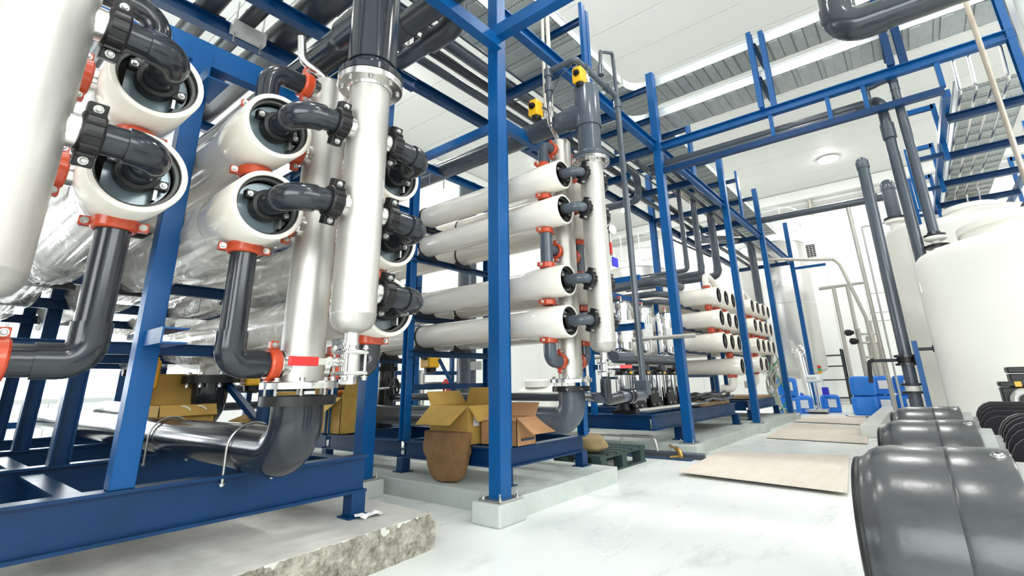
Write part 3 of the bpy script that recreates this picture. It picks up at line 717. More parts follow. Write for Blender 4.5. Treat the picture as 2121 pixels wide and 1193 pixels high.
def flange_bolts(root, c, R, zlo, zhi, n=8, r=0.011, a0=0.2):
    for i in range(n):
        a = a0 + 2 * PI * i / n
        stud('flange_bolt', root, (c[0] + R * math.cos(a), c[1] + R * math.sin(a), (zlo + zhi) / 2), (0, 0, 1), zhi - zlo, r)
def outer_manifold(x, y, r, z0, zf, label, drain=True, stack=None):
    t = thing('steel_manifold', (x, y, z0 - 0.1), label, 'manifold')
    ob('manifold_tube', MB().lathe((x, y, z0), (0, 0, 1), [(0, 0.03), (0.004, r * 0.45), (0.025, r * 0.8), (0.055, r * 0.96), (0.085, r), (0.088, r + 0.0015), (0.094, r + 0.0015), (0.097, r), (zf - z0, r)], 40), 'steel', t, ang=40)
    fr = r * 1.62
    ob('steel_flange', MB().lathe((x, y, zf - 0.01), (0, 0, 1), [(-0.012, r + 0.002), (0, r + 0.012), (0.004, fr - 0.004), (0.008, fr), (0.040, fr), (0.044, fr - 0.004)], 44, False, True), 'brush', t)
    ob('plastic_flange', MB().lathe((x, y, zf + 0.036), (0, 0, 1), [(0, fr), (0.035, fr), (0.04, fr - 0.01), (0.045, r + 0.03), (0.08, r + 0.014)], 44), 'pvc' if drain != 'far' else 'pvcm', t)
    flange_bolts(t, (x, y), r * 1.36, zf - 0.006, zf + 0.073)
    if drain:
        ob('drain_nipple', MB().cyl((x, y, z0 + 0.01), (x, y, z0 - 0.05), 0.033).cyl((x, y, z0 - 0.04), (x, y, z0 - 0.058), 0.037), 'brush', t)
    return t
def ball_valve(x, y, z, label, s=1.0, hdir=(-1, -0.15, 0)):
    t = thing('ball_valve', (x, y, z - 0.18 * s), label, 'valve')
    b = MB().lathe((x, y, z), (0, 0, -1), [(0, 0.035 * s), (0.03 * s, 0.035 * s), (0.03 * s, 0.043 * s), (0.045 * s, 0.043 * s)], 8)
    b.lathe((x, y, z - 0.045 * s), (0, 0, -1), [(0, 0.046 * s), (0.09 * s, 0.046 * s)], 20).lathe((x, y, z - 0.135 * s), (0, 0, -1), [(0, 0.043 * s), (0.02 * s, 0.043 * s), (0.02 * s, 0.036 * s), (0.055 * s, 0.036 * s)], 8)
    ob('valve_body', b, 'brush', t)
    for a in (-1, 1):
        for c in (-1, 1):
            p = (x + a * 0.05 * s, y + c * 0.05 * s)
            stud('valve_stud', t, (p[0], p[1], z - 0.0925 * s), (0, 0, 1), 0.125 * s, 0.012 * s)
    for zz in (0.045, 0.14):
        ob('valve_end_plate', MB().box(x - 0.062 * s, x + 0.062 * s, y - 0.062 * s, y + 0.062 * s, z - (zz + 0.009) * s, z - (zz - 0.009) * s), 'brush', t, bevel=0.006 * s)
    h = Vector(hdir).normalized(); c0 = Vector((x, y, z - 0.09 * s)); sd = Vector((0, 0, 1)).cross(h)
    st = Vector((-0.0, -1, 0)) if abs(h.x) > 0.5 else Vector((1, 0, 0))
    st = Vector((-0.55, -0.83, 0)) * 1.0
    ob('valve_stem', MB().cyl(c0, c0 + h * 0.11 * s, 0.022 * s, n=14).bolt(c0 + h * 0.11 * s, h, 0.016 * s, 0.014 * s), 'brush', t)
    q = c0 + h * 0.115 * s
    l = ob('valve_lever', MB().obox(q + Vector((h.x, h.y, 0)) * 0.03 * s, h * 0.05 * s, sd * 0.004 * s, (0, 0, 0.014 * s)), 'brush', t)
    ob('lever_grip', MB().obox(q + h * 0.125 * s, h * 0.07 * s, sd * 0.009 * s, (0, 0, 0.02 * s)), 'red', l, bevel=0.006 * s, label='red lever grip')
    return t
def inner_manifold(x, y, r, zf, zt, label, vent=None):
    t = thing('steel_manifold', (x, y, zf - 0.06), label, 'manifold')
    ob('manifold_tube', MB().lathe((x, y, zf), (0, 0, 1), [(0, r), (zt - zf - 0.035, r), (zt - zf - 0.015, r * 0.97), (zt - zf, r * 0.86)], 40), 'steel', t, ang=50)
    fr = r * 1.72
    ob('steel_flange', MB().lathe((x, y, zf - 0.035), (0, 0, 1), [(0, fr), (0.03, fr), (0.035, fr - 0.004), (0.036, r)], 44), 'brush', t)
    flange_bolts(t, (x, y), r * 1.45, zf - 0.09, zf, a0=0.35, r=0.013)
    if vent: ob('vent_pipe', MB().tube(vent, 0.024, 0.06, 14), 'brush', t)
    return t
def elbow_main(x, y, zf, r, zax, yend, label, m='pvc', ub=()):
    """plastic flange and big elbow under the inner manifold turning back along +y"""
    t = thing('drain_pipe', (x, y, zax - r), label, 'pipe')
    fr = r * 1.55
    ob('plastic_flange', MB().lathe((x, y, zf - 0.085), (0, 0, 1), [(0, fr), (0.045, fr), (0.048, fr - 0.01)], 44), 'black', t)
    ob('elbow', MB().tube([(x, y, zf - 0.085), (x, y, zax), (x, y + 0.42, zax)], r * 1.07, r * 1.35, 32, 14), m, t)
    ob('pipe_run', MB().cyl((x, y + 0.36, zax), (x, yend, zax), r, n=32), m, t)
    for yy in ub:
        ob('u_bolt', MB().torus((x, yy, zax), (0, 1, 0), r + 0.012, 0.007, 24, 8, 0, PI).cyl((x + r + 0.012, yy, zax), (x + r + 0.012, yy, zax - r - 0.05), 0.007, n=8).cyl((x - r - 0.012, yy, zax), (x - r - 0.012, yy, zax - r - 0.05), 0.007, n=8).bolt((x + r + 0.012, yy, zax - r - 0.045), (0, 0, -1), 0.012, 0.012).bolt((x - r - 0.012, yy, zax - r - 0.045), (0, 0, -1), 0.012, 0.012), 'zinc', t)
    return t
def top_elbow(xc, yp, z0, xm, rm, zc, rp, label, m='pvc'):
    """elbow from a vessel top port over to the inner manifold"""
    s = 1 if xm > xc else -1
    t = thing('crossover_elbow', (xc, yp, z0), label, 'pipe')
    ob('pipe_bend', MB().tube([(xc, yp, z0), (xc, yp, zc), (xm - s * (rm + 0.02), yp, zc)], rp, 0.1, 20, 10), m, t)
    clamp(t, (xc, yp, z0 + 0.03), (0, 0, 1), rp); clamp(t, (xm - s * (rm + 0.045), yp, zc), (1, 0, 0), rp)
    ob('steel_nipple', MB().cyl((xm - s * (rm + 0.03), yp, zc), (xm - s * (rm - 0.03), yp, zc), rp * 0.97).cyl((xm - s * (rm + 0.012), yp, zc), (xm - s * (rm - 0.02), yp, zc), rp * 1.15), 'brush', t)
def down_pipe(xc, yp, z0, xm, rm, zc, rp, label, m='pvc'):
    s = 1 if xm > xc else -1
    t = thing('feed_pipe', (xc, yp, zc - rp), label, 'pipe')
    ob('pipe_bend', MB().tube([(xc, yp, z0), (xc, yp, zc), (xm - s * (rm + 0.03), yp, zc)], rp, 0.07, 22, 10), m, t)
    ob('elbow_socket', MB().tube([(xc, yp, zc + 0.15), (xc, yp, zc), (xc + s * 0.15, yp, zc)], rp + 0.008, 0.075, 22, 10), m, t)
    clamp(t, (xc, yp, z0 - 0.03), (0, 0, 1), rp); clamp(t, (xm - s * (rm + 0.05), yp, zc), (1, 0, 0), rp)
    ob('steel_nipple', MB().cyl((xm - s * (rm + 0.03), yp, zc), (xm - s * (rm - 0.03), yp, zc), rp * 0.97).cyl((xm - s * (rm + 0.012), yp, zc), (xm - s * (rm - 0.02), yp, zc), rp * 1.2), 'brush', t)
def side_port(parent, xc, re, yp, z, xm, rm, rp):
    s = 1 if xm > xc else -1
    a, b = xc + s * re * 0.95, xm - s * (rm - 0.02)
    ob('side_nipple', MB().cyl((a, yp, z), (b, yp, z), rp).cyl((xm - s * (rm + 0.012), yp, z), (b, yp, z), rp * 1.18), 'brush', parent)
    clamp(parent, (min((a + xm - s * rm) / 2 - s * 0.01, a + 0.05) if s > 0 else max((a + xm - s * rm) / 2 + 0.01, a - 0.05), yp, z), (1, 0, 0), rp)

# near racks: R1 (left edge of view) and R2
RE, RB, YF, YP, YO = 0.172, 0.152, 2.32, 2.54, 2.1
ROWS = (2.285, 1.857, 1.444)
V = {}
V['a1'] = vessel(0.46, YF, ROWS[0], RE, RB, 5.6, 'upper wrapped white vessel beside the leftmost steel manifold', port=YP, wrap=(2.78, 7.6), straps=(4.33,), clamps=((ROWS[0] - RE - 0.03, 0.062),))
V['a2'] = vessel(0.46, YF, ROWS[1], RE, RB, 5.6, 'lower wrapped white vessel beside the leftmost steel manifold', port=YP, wrap=(2.78, 7.6), straps=(4.33,))
V['b1'] = vessel(0.98, YF, ROWS[0], RE, RB, 5.6, 'upper white vessel just right of the near blue post', port=YP, straps=(4.33,), clamps=((ROWS[0] - RE - 0.03, 0.062),))
V['b2'] = vessel(0.98, YF, ROWS[1], RE, RB, 5.6, 'lower white vessel just right of the near blue post', port=YP, wrap=(2.78, 7.6), straps=(4.33,))
V['c1'] = vessel(1.74, YF + 0.03, ROWS[0], RE, RB, 5.6, 'top white vessel right behind the near double manifold', port=YP, wrap=(2.9, 7.6), straps=(4.33,), clamps=((ROWS[0] - RE - 0.03, 0.062),))
V['c2'] = vessel(1.74, YF + 0.03, ROWS[1], RE, RB, 5.6, 'middle white vessel right behind the near double manifold', port=YP, wrap=(2.9, 7.6), straps=(4.33,), clamps=((ROWS[1] - RE - 0.03, 0.062),))
V['c3'] = vessel(1.74, YF + 0.03, ROWS[2], RE, RB, 5.6, 'bottom white vessel right behind the near double manifold', port=YP, wrap=(2.9, 7.6), straps=(4.33,))
XM1, XM2 = 0.08, 1.34
outer_manifold(XM1, YO, 0.125, 1.26, 2.75, 'thick scuffed steel manifold cut off by the left edge', drain=False)
outer_manifold(XM2, YO, 0.108, 1.245, 2.585, 'front steel manifold with large top flange, nearest pair')
inner_manifold(XM2, YP, 0.11, 1.03, 2.8, 'rear steel manifold standing on a big elbow, nearest pair', vent=[(1.33, YP - 0.02, 2.78), (1.28, YP - 0.02, 2.83), (1.15, YP, 2.875), (1.13, YP, 3.03)])
inner_manifold(0.06, YP, 0.11, 1.03, 2.8, 'rear steel manifold hidden behind the leftmost one')
ball_valve(XM2, YO, 1.20, 'steel ball valve with red lever under the near manifold', 1.0, hdir=(-0.95, -0.1, 0))
Wd = {0: 'upper', 1: 'lower', 2: 'lowest'}
for i in (0, 1):
    jumper(0.46, YF, ROWS[i], XM1, YO, 0.125, 0.058, '%s black elbow pipe joining the leftmost manifold' % Wd[i], zm=ROWS[i] + 0.0)
    jumper(0.98, YF, ROWS[i], XM2, YO, 0.108, 0.058, '%s black elbow pipe on the left of the near manifold' % Wd[i], zm=ROWS[i] + 0.015)
for i in (0, 1, 2):
    jumper(1.74, YF + 0.03, ROWS[i], XM2, YO, 0.108, 0.058, '%s black elbow pipe on the right of the near manifold' % ('top', 'middle', 'bottom')[i], zm=ROWS[i] + 0.01)
top_elbow(0.98, YP, ROWS[0] + RE - 0.02, XM2, 0.11, 2.72, 0.058, 'black elbow with orange clamps over the near upper vessel')
top_elbow(0.46, YP, ROWS[0] + RE - 0.02, 0.06, 0.11, 2.72, 0.058, 'black elbow with orange clamp at top left edge')
top_elbow(1.74, YP, ROWS[0] + RE - 0.02, XM2, 0.11, 2.72, 0.058, 'black elbow hidden behind the near manifold flange')
down_pipe(0.46, YP, ROWS[1] - RE + 0.02, 0.06, 0.11, 1.115, 0.06, 'thick dark pipe elbowing left with orange clamps, nearest')
down_pipe(0.98, YP, ROWS[1] - RE + 0.02, XM2, 0.11, 1.115, 0.06, 'dark pipe elbowing right into the near rear manifold')
down_pipe(1.74, YP, ROWS[2] - RE + 0.02, XM2, 0.11, 1.1, 0.06, 'short dark elbow behind the ball valve with orange clamps')
for k, xm, zz in (('a1', 0.06, ROWS[0]), ('a2', 0.06, ROWS[1]), ('b1', XM2, ROWS[0]), ('b2', XM2, ROWS[1]), ('c1', XM2, ROWS[0]), ('c2', XM2, ROWS[1]), ('c3', XM2, ROWS[2])):
    side_port(V[k], {'a': 0.46, 'b': 0.98, 'c': 1.74}[k[0]], RE, YP, zz, xm, 0.11, 0.056)
elbow_main(XM2, YP, 1.0, 0.118, 0.687, 9.4, 'large glossy black elbow and pipe lying on the near skid', ub=(3.0, 4.3))
elbow_main(0.06, YP, 1.0, 0.118, 0.687, 9.4, 'large black pipe lying on the skid at the left edge', ub=(3.0, 4.3))
# black riser and tee above the near manifold
t = thing('riser_pipe', (XM2, YO, 2.66), 'fat glossy black vertical pipe and tee above the near manifold', 'pipe')
ob('riser', MB().cyl((XM2, YO, 2.69), (XM2, YO, 4.6), 0.122, n=36), 'pvc', t)
ob('tee_sleeve', MB().lathe((XM2, YO, 2.72), (0, 0, 1), [(0, 0.124), (0.0, 0.133), (0.62, 0.133), (0.62, 0.124)], 36), 'pvc', t)
ob('tee_branch', MB().cyl((XM2, YO, 3.05), (XM2, YO + 0.26, 3.05), 0.125, n=32).cyl((XM2, YO + 0.2, 3.05), (XM2, 6.0, 3.05), 0.105, n=32), 'pvc', t)
t = thing('riser_pipe', (XM1, YO, 2.82), 'black riser over the leftmost manifold', 'pipe')
ob('riser', MB().cyl((XM1, YO, 2.82), (XM1, YO, 4.6), 0.122, n=32), 'pvc', t)
# ------------------------------------------------------------------ middle rack (four tiers)
MRE, MRB, MYF, MYP, MYO = 0.146, 0.126, 2.355, 2.59, 2.2
MROW = (2.94, 2.58, 1.895, 1.523)
MXL, MXR, MXI, MXO = 3.68, 4.27, 4.0, 3.955
TN = ('top', 'second', 'third', 'bottom')
MV = {}
for sd, xx in (('left', MXL), ('right', MXR)):
    for i, z in enumerate(MROW):
        cl = () if i in (1, 3) else ((z - MRE - 0.035, 0.05),)
        MV[sd, i] = vessel(xx, MYF, z, MRE, MRB, 6.4, '%s white vessel in the %s column of the middle rack' % (TN[i], sd), port=MYP, straps=(4.33, 5.75), clamps=cl, n=36, head=0.5)
def tee3(xc, s, label):
    t = thing('tee_pipe', (xc, MYP, MROW[2] + MRE), label, 'pipe')
    z0, z1 = MROW[2] + MRE - 0.02, MROW[1] - MRE + 0.02; zc = (z0 + z1) / 2 + 0.0
    ob('tee_body', MB().cyl((xc, MYP, z0), (xc, MYP, z1), 0.052, n=24).cyl((xc, MYP, z0 + 0.07), (xc, MYP, z1 - 0.07), 0.06, n=24).cyl((xc, MYP, zc), (MXI - s * 0.14, MYP, zc), 0.05, n=24), 'pvcm', t)
    clamp(t, (xc, MYP, z0 + 0.045), (0, 0, 1), 0.054); clamp(t, (xc, MYP, z1 - 0.045), (0, 0, 1), 0.054); clamp(t, (MXI - s * 0.16, MYP, zc), (1, 0, 0), 0.054)
tee3(MXL, 1, 'grey tee with orange clamps between left vessels of the middle rack')
tee3(MXR, -1, 'grey tee with orange clamps between right vessels of the middle rack')
outer_manifold(MXO, MYO, 0.115, 1.245, 3.10, 'front steel manifold of the middle rack, spattered', drain='far')
inner_manifold(MXI, MYP, 0.115, 1.03, 3.49, 'rear steel manifold of the middle rack on a dark elbow', vent=[(3.98, MYP, 3.47), (3.96, MYP, 3.52), (3.80, MYP - 0.02, 3.62), (3.76, MYP - 0.05, 3.85), (3.76, MYP - 0.05, 3.95)])
for i, z in enumerate(MROW):
    jumper(MXL, MYF, z, MXO, MYO, 0.115, 0.048, '%s grey elbow pipe on the left of the middle manifold' % TN[i], 'pvcm')
    jumper(MXR, MYF, z, MXO, MYO, 0.115, 0.048, '%s grey elbow pipe on the right of the middle manifold' % TN[i], 'pvcm')
top_elbow(MXL, MYP, MROW[0] + MRE - 0.02, MXI, 0.115, 3.34, 0.052, 'grey elbow with orange clamps over the middle rack', 'pvcm')
top_elbow(MXR, MYP, MROW[0] + MRE - 0.02, MXI, 0.115, 3.34, 0.052, 'grey elbow on the far side of the middle rear manifold', 'pvcm')
down_pipe(MXL, MYP, MROW[3] - MRE + 0.02, MXI, 0.115, 1.185, 0.052, 'short grey elbow low on the left of the middle rear manifold', 'pvcm')
down_pipe(MXR, MYP, MROW[3] - MRE + 0.02, MXI, 0.115, 1.185, 0.052, 'short grey elbow low on the right of the middle rear manifold', 'pvcm')
elbow_main(MXI, MYP, 1.0, 0.115, 0.655, 8.5, 'dark elbow pipe lying on the middle skid behind the cardboard boxes', 'pvcm')
t = thing('riser_pipe', (MXO, MYO, 3.18), 'grey capped riser and tee above the middle manifold', 'pipe')
ob('riser', MB().cyl((MXO, MYO, 3.18), (MXO, MYO, 3.56), 0.117, n=32), 'pvcm', t)
ob('tee_sleeve', MB().lathe((MXO, MYO, 3.50), (0, 0, 1), [(0, 0.118), (0, 0.131), (0.45, 0.131), (0.46, 0.126)], 36), 'pvcm', t)
ob('tee_branch', MB().cyl((MXO, MYO, 3.68), (MXO, MYO + 0.24, 3.68), 0.126, n=32).cyl((MXO, MYO + 0.2, 3.68), (MXO, 9.0, 3.68), 0.112, n=32), 'pvcm', t)
for yy in (4.5, 5.8):
    ob('u_bolt', MB().torus((MXO, yy, 3.68), (0, 1, 0), 0.122, 0.006, 24, 8, 0, PI).cyl((MXO + 0.122, yy, 3.68), (MXO + 0.122, yy, 3.5), 0.006, n=8).cyl((MXO - 0.122, yy, 3.68), (MXO - 0.122, yy, 3.5), 0.006, n=8), 'zinc', t)
# actuators
def actuator(x, y, z, label, m='yellow', s=1.0):
    t = thing('valve_actuator', (x, y, z - 0.12 * s), label, 'actuator')
    ob('actuator_box', MB().box(x - 0.06 * s, x + 0.06 * s, y - 0.05 * s, y + 0.06 * s, z - 0.075 * s, z + 0.09 * s), m, t, bevel=0.012 * s)
    ob('base_cap', MB().lathe((x, y, z - 0.075 * s), (0, 0, -1), [(0, 0.05 * s), (0.03 * s, 0.048 * s), (0.045 * s, 0.03 * s)], 20), 'black', t)
    ob('position_knob', MB().lathe((x - 0.06 * s, y, z + 0.02 * s), (-1, 0, 0), [(0, 0.034 * s), (0.02 * s, 0.034 * s), (0.02 * s, 0.02 * s), (0.045 * s, 0.018 * s)], 20), 'black', t)
    ob('cap', MB().box(x - 0.05 * s, x + 0.05 * s, y - 0.04 * s, y + 0.05 * s, z + 0.09 * s, z + 0.105 * s), m, t, bevel=0.005 * s)
    return t
actuator(3.585, MYP, 3.69, 'yellow valve actuator box left of the grey vertical pipe, middle rack')
actuator(3.84, MYO, 4.04, 'yellow valve actuator box on top of the grey capped riser')
t = thing('small_valve', (3.76, MYP - 0.05, 3.62), 'small steel valve beside the lower yellow actuator', 'valve')
ob('valve_body', MB().cyl((3.76, MYP - 0.05, 3.60), (3.76, MYP - 0.05, 3.84), 0.03, n=14).cyl((3.6, MYP - 0.05, 3.72), (3.8, MYP - 0.05, 3.72), 0.024, n=14).cyl((3.76, MYP - 0.05, 3.66), (3.76, MYP - 0.05, 3.78), 0.042, n=8), 'brush', t)
t = thing('small_valve', (3.96, MYO, 3.95), 'small steel valve beside the upper yellow actuator', 'valve')
ob('valve_body', MB().cyl((3.975, MYO, 3.94), (3.975, MYO, 4.22), 0.028, n=14).cyl((3.86, MYO, 4.05), (4.0, MYO, 4.05), 0.022, n=12).cyl((3.975, MYO, 4.0), (3.975, MYO, 4.1), 0.04, n=8), 'brush', t)
# grey sampling pipe over the middle rack with long standpipe
t = thing('grey_pipe_loop', (4.6, 2.2, 0.85), 'thin grey pipe looping over the yellow actuators and down a long standpipe', 'pipe')
ob('pipe_run', MB().tube([(3.76, MYP - 0.05, 3.84), (3.76, MYP - 0.05, 4.22), (3.76, MYO - 0.0, 4.22), (4.62, MYO, 4.22), (4.68, MYO, 4.18), (4.72, MYO, 0.93)], 0.034, 0.03, 14, 5), 'pvcm', t)
for p, d in (((3.76, MYP - 0.05, 4.02), (0, 0, 1)), ((3.76, MYP - 0.05, 4.2), (0, 0, 1)), ((3.98, MYO, 4.22), (1, 0, 0)), ((4.45, MYO, 4.22), (1, 0, 0)), ((4.68, MYO, 4.12), (0, 0, 1))):
    d = Vector(d); ob('union_fitting', MB().cyl(Vector(p) - d * 0.045, Vector(p) + d * 0.045, 0.046, n=16), 'pvcm', t)
ob('branch', MB().cyl((3.975, MYO, 4.14), (3.975, MYO, 4.22), 0.03, n=12), 'pvcm', t)
ob('upper_branch', MB().tube([(4.69, MYO, 4.2), (4.66, MYO, 4.82), (4.35, MYO, 4.66), (4.32, MYO, 4.4)], 0.022, 0.03, 12, 5).cyl((4.33, MYO, 4.45), (4.315, MYO, 4.32), 0.036, n=14), 'pvcm', t)
ob('support_arm', MB().chan((4.74, 2.95, 1.54), (4.72, MYO - 0.06, 1.54), 0.05, 0.07, 0.008), 'blue', t)
ob('support_arm', MB().chan((4.74, 3.6, 3.2), (4.7, MYO - 0.06, 3.2), 0.05, 0.07, 0.008), 'blueshade', t)
ob('floor_elbow', MB().tube([(4.72, MYO, 1.0), (4.72, MYO, 0.86), (4.2, MYO, 0.86)], 0.05, 0.05, 18, 6).box(4.665, 4.775, MYO - 0.055, MYO + 0.055, 0.86, 1.0), 'pvcm', t)
ob('union_fitting', MB().lathe((4.34, MYO, 0.86), (1, 0, 0), [(0, 0.05), (0, 0.068), (0.035, 0.068), (0.035, 0.056), (0.06, 0.056), (0.06, 0.07), (0.1, 0.07), (0.1, 0.05)], 24, False, False), 'pvc', t)
ob('drain_elbow', MB().tube([(MXO, MYO, 1.02), (MXO, MYO, 0.84), (4.3, MYO, 0.86)], 0.048, 0.05, 18, 6), 'pvc', t)
ob('long_run', MB().tube([(MXO, MYO, 0.86), (MXO, MYO + 0.08, 0.86), (4.5, 2.75, 0.85), (4.5, 9.5, 0.85)], 0.045, 0.05, 16, 4), 'pvcm', t)
ball_valve(MXO, MYO, 1.19, 'steel ball valve with red lever under the middle manifold', 0.78, hdir=(0.35, -0.9, 0))
t = thing('conduit_drop', (4.34, 2.94, 3.9), 'three ivory conduits dropping from the ceiling behind the upper yellow actuator', 'conduit')
for xx, yy in ((4.28, 2.95), (4.345, 2.92), (4.41, 2.95)): ob('conduit', MB().cyl((xx, yy, CEIL), (xx, yy, 3.95), 0.022, n=10), 'conduit', t)
for zz in (4.9, 5.7): ob('conduit_clip', MB().box(4.25, 4.44, 2.93, 2.985, zz, zz + 0.03), 'zinc', t)
# gauge, tag and dark sample line right of the middle manifold
t = thing('sample_line', (4.3, 2.5, 0.9), 'dark vertical pipe with pressure gauge and blue tag right of the middle manifold', 'pipe')
ob('pipe_run', MB().cyl((4.20, MYO + 0.12, 0.95), (4.20, MYO + 0.12, 2.78), 0.028, n=14), 'pvc', t)
g = ob('gauge_body', MB().lathe((4.23, MYO - 0.02, 2.46), (-0.35, -0.93, 0), [(0, 0.045), (0.03, 0.05), (0.032, 0.05), (0.032, 0.044), (0.028, 0.044)], 24, True, True), 'brush', t)
ob('gauge_face', MB().lathe((4.23, MYO - 0.02, 2.46), (-0.35, -0.93, 0), [(0.026, 0.043), (0.0285, 0.043)], 24), 'glassw', g)
ob('gauge_stem', MB().cyl((4.23, MYO - 0.01, 2.42), (4.23, MYO - 0.01, 2.2), 0.014, n=10), 'brush', t)
ob('small_lever', MB().box(4.175, 4.20, MYO - 0.04, MYO - 0.02, 2.20, 2.32), 'red', t, bevel=0.004, label='small red lever')
ob('tag_plate', MB().box(4.18, 4.29, MYO - 0.045, MYO - 0.035, 2.08, 2.17), 'tagblue', t, label='blue plastic tag')
# ------------------------------------------------------------------ far racks of short-labelled vessels
DZ = {}
ORD = ('first', 'second', 'third', 'fourth')
def far_rack(nm, xs, zs, skip, y, re, label, proto=None, yend=5.2):
    for r, z in enumerate(zs):
        for c, x in enumerate(xs):
            if (r, c) in skip: continue
            lb = 'white vessel, %s from left in the %s row of the %s' % (ORD[c], TN[r], label)
            if proto is None: proto = vessel(x, y, z, re, re * 0.93, yend - y, lb, group='vessels of the far racks', detail=False, n=24, port=y + 0.3, clamps=())
            else: dup(proto, (x, y, z - re), lb, 'vessels of the far racks')
            lowest = r == len(zs) - 1 or (r + 1, c) in skip
            if not lowest:
                t = tag(ob('orange_coupling', MB().lathe((x, y + 0.22, (z + zs[r + 1]) / 2 - 0.05), (0, 0, 1), [(0, 0.05), (0, 0.062), (0.01, 0.068), (0.09, 0.068), (0.1, 0.062), (0.1, 0.05)], 16).obox((x, y + 0.22, (z + zs[r + 1]) / 2), (0.1, 0, 0), (0, 0.02, 0), (0, 0, 0.035)), 'orange'), 'orange coupling under the %s row, %s from left in the %s' % (TN[r], ORD[c], label), 'coupling', 'orange couplings of the far racks')
    return proto
P4 = far_rack('a', (9.40, 9.86, 10.32), (2.505, 2.08, 1.66, 1.225), {(3, 0), (3, 1)}, 2.7, 0.166, 'nearer far rack')
far_rack('b', (11.82, 12.30, 12.80, 13.29), (2.56, 2.13, 1.695, 1.285), {(3, 2), (3, 3)}, 2.7, 0.166, 'farther far rack', P4)
for (x, z, lb) in ((10.32, 1.225, 'nearer'), (12.05, 1.285, 'farther')):
    t = thing('drain_bend', (x, 2.95, z - 0.5), '%s cream bend with orange clamp under the bottom far vessels' % lb, 'pipe')
    ob('bend', MB().tube([(x, 2.92, z - 0.14), (x, 2.92, z - 0.42), (x, 3.16, z - 0.42)], 0.075, 0.12, 18, 8), 'frp', t)
    clamp(t, (x, 2.92, z - 0.18), (0, 0, 1), 0.076)
for (x, lb) in ((9.3, 'nearer'), (11.75, 'farther')):
    t = thing('crossover_bend', (x, 2.95, 2.64), '%s cream arched pipe over the top row of the far racks' % lb, 'pipe')
    ob('bend', MB().tube([(x + 0.1, 2.92, 2.65), (x + 0.1, 2.92, 2.95), (x + 0.55, 2.92, 2.86), (x + 1.0, 2.92, 2.64)], 0.06, 0.12, 16, 6), 'frp', t)
    clamp(t, (x + 0.1, 2.92, 2.69), (0, 0, 1), 0.06)
for nm, x0, x1, lb in (('c', 6.6, 10.45, 'long blue skid carrying the chrome pumps and the nearer far rack'), ('d', 11.4, 13.9, 'blue skid under the farther rack of white vessels')):
    t = thing('skid_frame', ((x0 + x1) / 2, 4, 0.15), lb, 'steel frame')
    for y in (3.0, 5.2): ob('base_beam', MB().hbeam((x0, y, 0.44), (x1, y, 0.44), 0.1, 0.2, 0.014), 'blueshade', t)
    for x in (x0 + 0.05, (x0 + x1) / 2, x1 - 0.05): ob('base_beam', MB().hbeam((x, 3.05, 0.44), (x, 5.15, 0.44), 0.1, 0.2, 0.014), 'blueshade', t)
    for x in ((x0 + 0.9, x1 - 0.06) if nm == 'c' else (x0 + 0.1, x1 - 0.06)):
        for y in (2.98, 5.2):
            l = ob('leg', MB().box(x - 0.06, x + 0.06, y - 0.06, y + 0.06, 0.16, 0.34), 'blueshade', t)
            ob('foot_plate', MB().box(x - 0.1, x + 0.1, y - 0.09, y + 0.09, 0.15, 0.161), 'blueshade', l)
    for x in ((9.1, 10.58) if nm == 'c' else (11.5, 13.55)):
        for y in (3.4, 5.1):
            ob('rack_post', MB().rect((x, y, 0.54), (x, y, 2.75), 0.07, 0.07, up=(0, 1, 0)), 'blueshade', t)
    for z in ((2.36, 1.93, 1.5, 1.06) if nm == 'c' else (2.4, 1.97, 1.53, 1.12)):
        for y in (3.4, 5.1): ob('shelf_rail', MB().rect((x0 + 2.5 if nm == 'c' else x0 + 0.1, y, z), (10.58 if nm == 'c' else 13.55, y, z), 0.05, 0.05), 'blueshade', t)
    ob('deck_board', MB().box(x1 - 1.6, x1 - 0.1, 3.05, 4.6, 0.545, 0.6), 'wood', t)
# ------------------------------------------------------------------ overhead pipes
def pipe(pts, r, label, m='pvc', bend=0.0, name='overhead_pipe', n=24, sockets=(), parts=None):
    t = thing(name, tuple(min(p[i] for p in pts) if i == 2 else pts[0][i] for i in range(3)), label, 'pipe')
    ob('pipe_run', MB().tube(pts, r, bend, n, 10), m, t)
    for a, b in sockets:
        a, b = Vector(a), Vector(b); ob('socket', MB().cyl(a, b, r * 1.1, n=n), m, t)
    return t
BZ = 4.205
for x, r, l, y0 in ((0.62, 0.09, 'dark overhead pipe at top left, first from the left edge', -1.5), (1.10, 0.10, 'dark overhead pipe at top left, second from the left edge', -1.5), (1.40, 0.075, 'thin dark overhead pipe at top left resting on grey pad', -1.5), (1.76, 0.16, 'fat grey-sheened overhead pipe left of the near riser', -1.5), (2.40, 0.115, 'dark overhead pipe just right of the near riser', -1.5)):
    t = pipe([(x, y0, BZ + r), (x, 9.5, BZ + r)], r, l, 'pvco')
    ob('pipe_joint', MB().cyl((x, 3.2, BZ + r), (x, 3.55, BZ + r), r * 1.06, n=24), 'pvco', t)
    ob('saddle', MB().box(x - r * 1.3, x + r * 1.3, 4.3, 4.42, 4.203, 4.213), 'rubber', t)
t = thing('pipe_support_pad', (1.40, 4.3, 4.05), 'grey clamp plate under the thin overhead pipe at top left', 'support')
ob('pad_plate', MB().box(1.27, 1.56, 4.22, 4.30, 4.08, 4.20), 'finedge', t)
for x in (1.30, 1.53): ob('hanger_rod', MB().cyl((x, 4.26, 4.0), (x, 4.26, 4.42), 0.008, n=8), 'zinc', t)
t = pipe([(2.70, 9.5, 4.31), (2.70, 2.86, 4.31), (2.70, 2.86, 5.6)], 0.085, 'grey overhead pipe with elbow turning up beside the nearest column', 'pvcm', 0.16)
